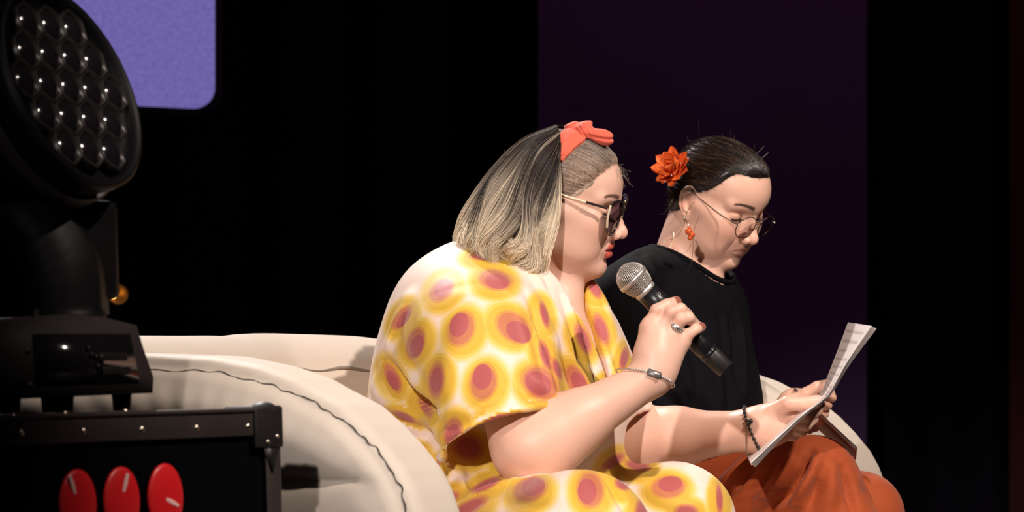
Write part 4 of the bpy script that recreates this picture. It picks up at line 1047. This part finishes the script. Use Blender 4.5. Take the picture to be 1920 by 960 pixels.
    end = np.stack([np.full(n, 1.4)+r.normal(size=n)*.5-.25*np.abs(root[:, 1]), root[:, 1]*.90, np.maximum(10.5-.22*root[:, 1]**2*.75, root[:, 2]+.4)], 1)
    ln = r.uniform(.5, 1.0, n)[:, None, None]
    p = root[:, None]*(1-t8*ln)+end[:, None]*t8*ln; p = snap(cap1, p, 5, .05); p += r.normal(size=(n, 1, 3))*np.array([.05, .05, .08])
    side = sstep(3, 6, np.abs(root[:, 1]))[:, None, None]
    c = (np.array([.22, .175, .145])*(1-side)+np.array([.40, .30, .23])*side)*r.uniform(.4, 1.7, n)[:, None, None]*np.ones((1, 9, 1)); ed = (1-sstep(.0, 1.6, off))[:, None, None]*.7; c = c*(1-ed)+np.array([.52, .36, .27])*ed
    v, q, cc = strands(HW1.w(p), .00022*np.r_[.5, np.ones(7), .5], c); g.add(v, q=q, c=cc)
    # temple and sideburn fuzz, short and lying back
    n = 1500; x0 = r.uniform(1.2, 6.0, n); root = np.stack([x0, np.where(r.random(n) < .7, -6.4, 6.4), 7.4-.98*np.maximum(8.6-x0, 0)+r.uniform(-.6, 2.6, n)], 1)
    d = np.stack([np.full(n, -1.0), np.zeros(n), .25+.2*r.normal(size=n)], 1)*r.uniform(.6, 1.5, n)[:, None]
    p = root[:, None]+d[:, None]*np.linspace(0, 1, 6)[None, :, None]; p = snap(lambda a: skull(a, CRAN1), p, 5, .04)
    v, q, cc = strands(HW1.w(p), .00030, np.array([.42, .32, .25])*r.uniform(.4, 1.4, n)[:, None, None]); g.add(v, q=q, c=cc)
    # flyaways
    fl = []
    for k in range(60):
        if k < 30:
            a = V3(8.9+r.normal()*.3, r.uniform(-3, 1.5), 6.6+r.normal()*.4); a = snap(cap1, a[None], 4)[0]; d = V3(.7, r.normal()*.3, .3+r.normal()*.4); L_ = r.uniform(1, 2.6)
            b = V3(.2, 0, -1.3)+r.normal(size=3)*.5
            tq = np.linspace(0, 1, 10)[:, None]; fl.append(HW1.w(a+d*L_*tq+b*tq**2*L_*.7))
        else:
            j = r.integers(44, 56); m = r.integers(0, 20); a = G[j, m]; d = (a-cen)/np.linalg.norm(a-cen)
            tq = np.linspace(0, 1, 10)[:, None]; fl.append(a+(d*.012+V3(-.004, 0, -.008)*r.normal())*tq+V3(-.004, 0, -.014)*tq**2*r.random())
    v, q, cc = strands(np.array(fl), .00017, np.array([.26, .20, .16])); g.add(v, q=q, c=cc)
    g.obj('hair', M_HAIR, P1)
build_hair1()
# ================================================================== things worn and held
M_SILVER = mat('silver', (.62, .58, .55), 0.38, metal=.75)
M_GOLD = mat('pale_gold', (.85, .68, .42), 0.25, metal=1.0)
M_CREAM = mat('cream_acetate', (.80, .68, .48), 0.3, coat=.4)
M_DARKFR = mat('dark_tortoise', (.018, .012, .012), 0.2, coat=.6, noise=.4, nscale=200)
M_CORAL = mat('coral_cotton', (.70, .125, .075), 0.75, spec=.2, sheen=.15, bump=.2, bscale=500)
M_PETAL = mat('orange_petal', (.75, .13, .025), 0.6, spec=.3, noise=.25, nscale=80, sss=.1)
M_AMBERB = mat('amber_bead', (.55, .09, .02), 0.2, coat=.5)
def lens_mat(name, tint, gl):
    m = bpy.data.materials.new(name); m.use_nodes = True; nt = m.node_tree; nt.nodes.clear()
    o = nt.nodes.new('ShaderNodeOutputMaterial'); t = nt.nodes.new('ShaderNodeBsdfTransparent'); t.inputs[0].default_value = (*tint, 1)
    g = nt.nodes.new('ShaderNodeBsdfGlossy'); g.inputs['Roughness'].default_value = .03; fr = nt.nodes.new('ShaderNodeFresnel'); fr.inputs[0].default_value = gl
    mx = nt.nodes.new('ShaderNodeMixShader'); nt.links.new(fr.outputs[0], mx.inputs[0]); nt.links.new(t.outputs[0], mx.inputs[1]); nt.links.new(g.outputs[0], mx.inputs[2]); nt.links.new(mx.outputs[0], o.inputs[0])
    return m
M_TINT = lens_mat('violet_tinted_lens', (.20, .15, .21), 1.6); M_CLEAR = lens_mat('clear_lens', (.93, .93, .94), 1.5)
def disc(H, ring, bulge, m, name, par):
    r = np.array(ring); c = r.mean(0); G = [c+(r-c)*k+V3(bulge*(1-k*k), 0, 0) for k in (1, .8, .55, .3, .02)]
    g = Geo(); g.grid(H.w(np.array(G).reshape(-1, 3)).reshape(5, len(r), 3), wrap=True); return g.obj(name, m, par)
def glasses1():
    H = HW1; root = None; xf = 10.25
    base = [(-.75, 1.1), (-1.3, 2.1), (-3.6, 2.3), (-5.7, 2.2), (-6.35, 1.5), (-6.1, -.6), (-5.2, -2.4), (-3.9, -3.2), (-2.4, -2.9), (-1.3, -1.5)]
    def ring(s, n=48):
        q = interp_path(base+[base[0]], n+1)[:-1]; y = q[:, 0]*-s; z = q[:, 1]-.35
        return np.stack([xf-.032*y*y+.10*z-.25, y, z], 1)
    fr = None
    for s in (-1, 1):
        r = ring(s); g = Geo(); g.tube(H.w(r), .0019, 8, closed=True)
        o = g.obj('glasses_rim', M_DARKFR, P1); fr = fr or o
        disc(H, r, .12, M_TINT, 'lens', o)
        k = [i for i in range(48) if r[i, 1]*s > 5.0]; k = [i for i in k if -2.2 < r[i, 2] < 1.5]
        seg = r[k]+V3(.05, .12*s, 0); seg = seg[np.argsort(-seg[:, 2])]
        Geo().tube(H.w(seg), .0018, 8).obj('cream_side', M_CREAM, o)
        t = interp_path([(8.5, 6.55*s, .9), (5.8, 7.1*s, 1.2), (2.5, 7.35*s, 1.55), (-.4, 7.45*s, 1.9), (-2.4, 7.2*s, .9)], 24)
        Geo().tube(H.w(t[:8]), .0022, 8, flat=1.2).obj('temple_hinge', M_DARKFR, o)
        Geo().tube(H.w(t[7:]), .0016, 8, flat=1.2).obj('temple', M_CREAM, o)
        for j in range(0, 48, 5):
            if r[j, 1]*s < 5.0: Geo().sphere(H.w(r[j]+V3(.16, 0, 0)), .0010, n=5).obj('gold_dot', M_GOLD, o)
    for z in (1.15, .35):
        Geo().tube(H.w(interp_path([(xf-.2, -1.0, z), (xf+.1, 0, z+.12), (xf-.2, 1.0, z)], 10)), .0014, 8).obj('glasses_bridge', M_GOLD, P1)
glasses1()
def glasses2():
    H = HW2; xf = 10.55; first = None; M_WIRE = mat('dark_wire', (.10, .055, .045), .3, metal=.9)
    for s in (-1, 1):
        th = np.arange(48)*2*math.pi/48; y = 2.95*s+2.3*np.cos(th); z = -1.05+2.12*np.sin(th)
        r = np.stack([xf-.022*y*y+.14*z, y, z], 1)
        o = Geo().tube(H.w(r), .00085, 6, closed=True).obj('glasses_rim', M_WIRE, P2)
        disc(H, r, .18, M_CLEAR, 'lens', o)
        Geo().tube(H.w(interp_path([(xf-.55, 5.2*s, -.55), (8.9, 6.3*s, -.25), (6.0, 6.75*s, .05), (2.0, 7.05*s, .7), (-.6, 7.6*s, 1.35), (-2.2, 7.7*s, .2)], 26)), .00075, 6).obj('temple', M_WIRE, o)
        Geo().sphere(H.w((xf-.45, 5.35*s, -.5)), .0016, n=6).obj('hinge', M_SILVER, o)
        Geo().sphere(H.w((xf-.75, 1.0*s, -1.5)), (.0012, .0022, .0034), H.R, n=6).obj('nose_pad', M_CLEAR, o)
    Geo().tube(H.w(interp_path([(xf, -.75, -.4), (xf+.3, 0, -.05), (xf, .75, -.4)], 10)), .0009, 6).obj('glasses_bridge', M_WIRE, P2)
glasses2()
# ---- coral head band with its knot and bow
def headband():
    H = HW1
    path = interp_path([P(1049, 296, -.088), P(1058, 270, -.079), P(1074, 252, -.055), P(1094, 243, -.018), P(1108, 244, .03), P(1112, 258, .072), P(1106, 290, .095)], 40)
    loc = H.l(path); loc = snap(cap1, loc, 4, .45); path = H.w(loc); cen = H.w((0, 0, 3))
    tg = np.gradient(path, axis=0); tg /= np.linalg.norm(tg, axis=1, keepdims=True); nr = path-cen; nr /= np.linalg.norm(nr, axis=1, keepdims=True)
    sd = np.cross(tg, nr); s = np.linspace(0, 1, 40); wd = np.interp(s, [0, .12, .35, .5, .75, 1], [.004, .011, .019, .014, .018, .006])
    ww = np.linspace(-1, 1, 13); G = path[:, None]+sd[:, None]*(wd[:, None]*ww)[..., None]+nr[:, None]*(.0035*(1-ww**2)[None]+.0011*np.cos(ww*9+2)[None]*np.sin(s*9)[:, None])[..., None]
    g = Geo(); g.grid(G); g.grid((G-nr[:, None]*.004)[::-1]); g.obj('head_band', M_CORAL, P1)
    def bow(p):
        k = P(1097, 246, -.038)
        d = s_ell(p, k, (.012, .014, .015), rot((0, 1, 0), 20))
        a = P(1104, 249, -.042); b = P(1144, 262, -.045)                      # loop to the right
        ax = unit(b-a); R = frame(ax, (0, -.4, 1)); q = (p-(a+b)/2)@R
        L_ = np.linalg.norm(b-a)/2+.006; w_ = .0115*(1.0+.35*q[:, 0]/L_)
        lp = (np.sqrt((q[:, 0]/L_)**2+(q[:, 1]/.013)**2+(q[:, 2]/np.maximum(w_, .004))**2)-1)*.0085
        lp = lp+.0016*gauss(q[:, 2]-.001-.1*q[:, 0], .0022)*sstep(-.02, 0, q[:, 0]+.01)
        d = su(d, lp, .005)
        a = P(1094, 241, -.03); b = P(1066, 245, -.02)                       # loop lying back over the hair
        ax = unit(b-a); R = frame(ax, (0, -.4, 1)); q = (p-(a+b)/2)@R
        lp = (np.sqrt((q[:, 0]/.021)**2+(q[:, 1]/.016)**2+(q[:, 2]/.0115)**2)-1)*.010
        lp = lp+.0012*np.sin(q[:, 2]*900+q[:, 0]*200)*.6
        d = su(d, lp, .004)
        a = P(1097, 238, -.03); b = P(1106, 231, -.02); d = su(d, s_cap(p, a, b, .007, .004), .006)
        q = p-k; return d+.0009*np.sin((q[:, 0]*.8+q[:, 2]*.5)*1100)*gauss(np.linalg.norm(q, axis=1), .014)
    lo, hi = bbox([P(1045, 225, -.03), P(1160, 285, -.03)], .035); V, Q = surface(bow, lo, hi, .0014)
    link('bow', mesh_np('bow', V, Q), M_CORAL, P1)
headband()
# ---- orange flower
def flower():
    c = P(1266, 318, .41); r = np.random.default_rng(2); ax = unit(V3(-.62, -.62, .35))
    root = Geo().sphere(c, .008, n=8).obj('hair_flower', M_PETAL, P2)
    u = unit(np.cross(ax, (0, 0, 1))); v = np.cross(ax, u)
    for k in range(30):
        lay = 0 if k < 13 else (1 if k < 23 else 2); a = k*2*math.pi/([13, 10, 7][lay])+r.normal()*.15
        tilt = [.12, .55, 1.0][lay]+r.normal()*.12; L_ = [.034, .028, .020][lay]*r.uniform(.85, 1.15); w_ = [.0115, .011, .009][lay]
        d = (math.cos(a)*u+math.sin(a)*v); f = unit(d*math.cos(tilt)+ax*math.sin(tilt)); sdv = unit(np.cross(ax, d)); nn = np.cross(f, sdv)
        s = np.linspace(0, 1, 9); wid = w_*np.sin(np.clip(s*.93+.07, 0, 1)*math.pi)**.7
        x = np.linspace(-1, 1, 7); cup = .3*w_*(x**2)[None]*np.ones(9)[:, None]+(.006*s**2)[:, None]*np.ones(7)[None]
        G = c+f*.004+f[None, None]*(s*L_)[:, None, None]+sdv*(wid[:, None]*x)[..., None]+nn*(cup*(-1 if nn@ax < 0 else 1))[..., None]
        g = Geo(); g.grid(G); g.grid((G-nn*.0005)[::-1]); g.obj('petal', M_PETAL, root)
    for px, py in ((1290, 297), (1276, 306), (1259, 329), (1247, 341)): Geo().sphere(P(px, py, .375), .0013, n=5).obj('pearl', M_SILVER, root)
flower()
# ---- ear ring, stud, necklace
def jewels2():
    e = P(1288, 414, .352)
    root = Geo().tube([e, e+V3(.002, -.004, -.006), P(1292, 424, .348)], .0007, 6).obj('earring', M_GOLD, P2)
    for px, py, r in ((1291, 434, .0058), (1297, 440, .0055), (1294, 446, .0042), (1292, 427, .003)): Geo().sphere(P(px, py, .346), r, n=8).obj('bead', M_AMBERB, root)
    Geo().sphere(P(1283, 409, .352), .0018, n=6).obj('ear_stud', M_SILVER, P2)
    nk = HW2.w(snap(face_sdf(O2), HW2.l(interp_path([P(1246, 436, .44), P(1249, 452, .425), P(1253, 470, .41), P(1257, 487, .40), P(1266, 503, .40), P(1290, 522, .42)], 30)), 5, .09))
    n = Geo().tube(nk, .0006, 5).obj('necklace', M_GOLD, P2)
    Geo().sphere(nk[18]+V3(0, -.003, 0), .0032, n=8).obj('pendant', M_SILVER, n)
jewels2()
# ---- lashes
def lashes(H, P_, sl):
    for s in (-1, 1):
        pts = np.array([(8.25-.16*(abs(y)-3.1)**2-.05, y*s, sl+.06*(abs(y)-3.1)**2) for y in np.linspace(1.9, 4.7, 12)]); g = Geo(); g.tube(H.w(pts), .0007, 5)
        for p in pts[2:]: g.tube(H.w([p, p+V3(.35, .1*s, -.12), p+V3(.55, .2*s, -.02)]), [.0005, .0004, .00015], 4)
        g.obj('eyelashes', M_DARKFR, P_)
lashes(HW1, P1, -.55); lashes(HW2, P2, -.75)
# ---- ring, blade bracelet, bead bracelet
def jewels1():
    a, b = P(1262, 622, -.2365), P(1270, 609, -.2395); ax = unit(b-a); c = (a+b)/2+ax*.003
    g = Geo(); g.lathe([(.0112, -.0042), (.0118, -.0042), (.0118, .0042), (.0112, .0042)], c, ax, 28); root = g.obj('finger_ring', mat('pierced_silver', (.5, .46, .42), .35, metal=1.0, noise=.6, nscale=900), P1)
    u = unit(np.cross(ax, (0, 1, 0))); v = np.cross(ax, u); g = Geo()
    for k in range(22):
        for j in (-1, 0, 1):
            t = (k+.5*(j % 2))*2*math.pi/22; g.sphere(c+ax*.0027*j+.0119*(math.cos(t)*u+math.sin(t)*v), .0010, n=4)
    g.obj('ring_filigree', M_SILVER, root)
    # bracelet round the right wrist: wire, chain, blade
    ax = unit(P(1228, 672, -.238)-R1_WR); c = P(1223, 711, -.2455); u = unit(np.cross(ax, (0, 1, 0))); v = np.cross(ax, u)
    if v[1] > 0: v = -v
    th = np.linspace(0, 2*math.pi, 61)[:-1]; d = arm_r1
    ring = c+.030*(np.cos(th)[:, None]*u+np.sin(th)[:, None]*v)
    for _ in range(8):
        rad = ring-c; rad /= np.linalg.norm(rad, axis=1, keepdims=True); ring = ring-rad*(d(ring)-.0013)[:, None]*.9
    ring = ring+ax*(.004*np.cos(th*1))[:, None]
    root = Geo().tube(ring, .0010, 6, closed=True).obj('bracelet', M_SILVER, P1)
    k = int(np.argmin(ring[:, 1])); bc = ring[k]; bx = unit(ring[(k+2) % 60]-ring[k-2]); bn = unit(bc-c); bz = np.cross(bx, bn); B = np.stack([bx, bn, bz], 1)
    out = [(-.0108, -.0026), (-.0095, -.0026), (-.0095, -.0050), (.0095, -.0050), (.0095, -.0026), (.0108, -.0026), (.0108, .0026), (.0095, .0026), (.0095, .0050), (-.0095, .0050), (-.0095, .0026), (-.0108, .0026)]
    q = np.array([(x, .0012, z) for x, z in out]); n = len(q); i = np.arange(n); j = (i+1) % n; v0 = bc+q@B.T; v1 = bc+(q-V3(0, .0009, 0))@B.T
    Geo().add(np.vstack([v0, v1, v0.mean(0), v1.mean(0)]), q=np.stack([i, j, j+n, i+n], 1), t=np.concatenate([np.stack([j, i, np.full(n, 2*n)], 1), np.stack([i+n, j+n, np.full(n, 2*n+1)], 1)])).obj('blade_charm', mat('worn_steel', (.24, .22, .21), .4, metal=.6, noise=.4, nscale=500), root, smooth=False)
    for x in (-.006, -.002, .002, .006): Geo().box(bc+V3(x, .0018, 0)@B.T, (.0028, .0005, .0012), B).obj('blade_slot', M_SILVER, root, smooth=False)
    for k2 in range(-9, 10, 1):
        if abs(k2) > 3: Geo().sphere(ring[(k+k2) % 60], .0018, n=5).obj('chain_bead', M_SILVER, root)
    # black beads round the left wrist
    M_BEAD = mat('black_bead', (.012, .009, .009), .25, coat=.5); ax = unit(P(1440, 795, .095)-L1_WR); c = P(1413, 806, .10)
    u = unit(np.cross(ax, (0, 1, 0))); v = np.cross(ax, u); th = np.linspace(0, 2*math.pi, 31)[:-1]; ring = c+.032*(np.cos(th)[:, None]*u+np.sin(th)[:, None]*v)
    for _ in range(8):
        rad = ring-c; rad /= np.linalg.norm(rad, axis=1, keepdims=True); ring = ring-rad*(arm_l1(ring)-.0022)[:, None]*.9
    root = Geo().tube(ring, .0009, 6, closed=True).obj('bead_bracelet', M_BEAD, P1)
    for k in range(30): Geo().sphere(ring[k], .0031 if k % 2 else .0026, n=6).obj('bead', M_BEAD, root)
    k = P(1407, 790, .062); Geo().sphere(k, .0042, n=6).obj('knot', M_BEAD, root)
    Geo().tube(interp_path([k, P(1400, 797, .060), P(1399, 820, .062), P(1399, 852, .066)], 12), .0008, 5).obj('cord_end', M_BEAD, root)
jewels1()
# ---- microphone
def microphone():
    ax = unit(MIC_B-MIC_A); root = empty('microphone', MIC_B); tag(root, 'black wireless handheld microphone with silver ball grille in a hand', 'microphone')
    M_MIC = mat('black_mic_body', (.008, .008, .009), .32, spec=.5); M_MICG = mat('grille_core', (.03, .027, .025), .7)
    M_WIRE = mat('grille_wire', (.66, .60, .55), .4, metal=.7)
    R_ = .0232; Lm = np.linalg.norm(MIC_B-MIC_A)
    gr = Geo().lathe([(.0001, -R_*.93), (R_*.5, -R_*.80), (R_*.80, -R_*.48), (R_*.93, 0), (R_*.86, R_*.5), (.0155, R_*1.0), (.0001, R_*1.0)], MIC_A, ax, 28).obj('grille', M_MICG, root)
    prof = lambda t: (R_*math.sin(t) if t < 1.57 else R_*(1-.26*((t-1.57)/1.2)**1.4), -R_*math.cos(t))
    g = Geo(); u = unit(np.cross(ax, (0, 1, 0))); v = np.cross(ax, u); th = np.linspace(0, 2*math.pi, 49)[:-1]
    for t in np.linspace(.12, 2.62, 22):
        r_, z_ = prof(t); g.tube(MIC_A+ax*z_+r_*(np.cos(th)[:, None]*u+np.sin(th)[:, None]*v), .00046, 4, closed=True)
    for k in range(46):
        a = k*2*math.pi/46; pts = [MIC_A+ax*prof(t)[1]+prof(t)[0]*(math.cos(a+t*.25)*u+math.sin(a+t*.25)*v) for t in np.linspace(.16, 2.62, 16)]
        g.tube(pts, .00046, 4, cap=False)
    g.obj('wire_mesh', M_WIRE, gr)
    Geo().lathe([(R_*.98, -.0032), (R_*1.05, -.0028), (R_*1.05, .0028), (R_*.98, .0032)], MIC_A+ax*.001, ax, 36).obj('grille_band', M_SILVER, gr)
    z0 = R_*.92
    Geo().lathe([(.0160, z0), (.0172, z0+.001), (.0172, z0+.006), (.0160, z0+.008)], MIC_A, ax, 32).obj('collar', M_SILVER, root)
    Geo().lathe([(.0001, z0+.004), (.0166, z0+.006), (.0170, z0+.03), (.0166, z0+.05), (.0158, Lm*.5), (.0150, Lm-.045), (.0150, Lm-.030), (.0142, Lm-.0295), (.0142, Lm-.027), (.0150, Lm-.0265), (.0150, Lm-.0235), (.0140, Lm-.023), (.0140, Lm-.02)], MIC_A, ax, 32).obj('handle', M_MIC, root)
    Geo().lathe([(.0140, Lm-.022), (.0146, Lm-.02), (.0140, Lm+.006), (.0128, Lm+.0095), (.0001, Lm+.0095)], MIC_A, ax, 28).obj('tail_cap', mat('mic_tail', (.014, .013, .013), .45), root)
    c = MIC_A+ax*(z0+.020); s0 = unit(V3(0, -1, 0)-ax*(-ax[1])); s1 = np.cross(ax, s0); w_ = unit(s0*.8-s1*.6); th = np.arange(16)*2*math.pi/16
    e1 = np.cross(w_, ax); Geo().tube(c+w_*.0170+.0022*(np.cos(th)[:, None]*ax+np.sin(th)[:, None]*e1), .00035, 4, closed=True).obj('round_mark', M_SILVER, root)
    for j in range(3): Geo().lathe([(.0150, Lm-.052-j*.004), (.0156, Lm-.0515-j*.004), (.0150, Lm-.051-j*.004)], MIC_A, ax, 24).obj('grip_ring', M_MIC, root)
microphone()
# ---- scripts
M_PAPER = mat('white_paper', (.80, .74, .72), .8, spec=.2, noise=.02, nscale=30); M_INK = mat('grey_print', (.56, .51, .50), .8)
def paper_stack(name, center, wid, n, th, label, m, text=None, fan=.004):
    root = empty(name, center[len(center)//2][0]); tag(root, label, 'paper')
    A = interp_path([c[0] for c in center], 26); Wv = interp_path([c[1] for c in center], 26)
    nr = np.cross(np.gradient(A, axis=0), Wv); nr /= np.linalg.norm(nr, axis=1, keepdims=True)
    r = np.random.default_rng(len(name)); x = np.linspace(-.5, .5, 9)
    for k in range(n):
        o = (k-(n-1)/2)*th; s = np.linspace(-1, 1, 26); f_ = (k-(n-1)/2)/n*fan*(s**2)*2
        G = A[:, None]+Wv[:, None]*x[None, :, None]+nr[:, None]*(o+f_)[:, None, None]+np.gradient(A, axis=0)[:, None]*(r.normal()*.04)
        g = Geo(); g.grid(G); g.grid((G-nr[:, None]*.00025)[::-1]); sh = g.obj('sheet', m, root)
        if text and k == (0 if text < 0 else n-1):
            sg = -1 if text < 0 else 1; g = Geo()
            for j, i0 in enumerate(range(15, 25)):
                w0, w1 = -.40, (.36 if j % 4 != 3 else .05)
                q = []
                for xx in np.linspace(w0, w1, 7):
                    for e in (0, .26):
                        a = G[i0, 0]*(1-e)+G[i0+1, 0]*e; b = G[i0, -1]*(1-e)+G[i0+1, -1]*e; q.append(a*(.5-xx)+b*(.5+xx)+nr[i0]*sg*.0006)
                q = np.array(q).reshape(7, 2, 3); g.grid(q); g.grid(q[::-1])
            g.obj('printed_lines', M_INK, sh)
    return root
paper_stack('script', [(P(1406, 862, .115), V3(-.006, -.20, -.013)), (P(1450, 817, .115), V3(-.008, -.20, -.016)), (P(1500, 773, .115), V3(-.010, -.20, -.012)), (P(1536, 750, .115), V3(-.012, -.20, -.006)), (P(1553, 728, .115), V3(-.010, -.20, -.012)), (P(1578, 680, .115), V3(.000, -.20, -.004)), (P(1616, 611, .115), V3(.014, -.20, -.010))],
            .2, 7, .00042, 'folded stack of white printed sheets held up in front of both women', M_PAPER, text=-1, fan=.0035)
paper_stack('script', [(P(1490, 746, .31), V3(-.02, -.20, .03)), (P(1520, 775, .31), V3(-.02, -.20, .03)), (P(1560, 812, .31), V3(-.02, -.20, .028)), (P(1604, 852, .31), V3(-.02, -.20, .024))],
            .2, 6, .0004, 'stack of white sheets sloping down over the rust trousers', M_PAPER, fan=.0015)
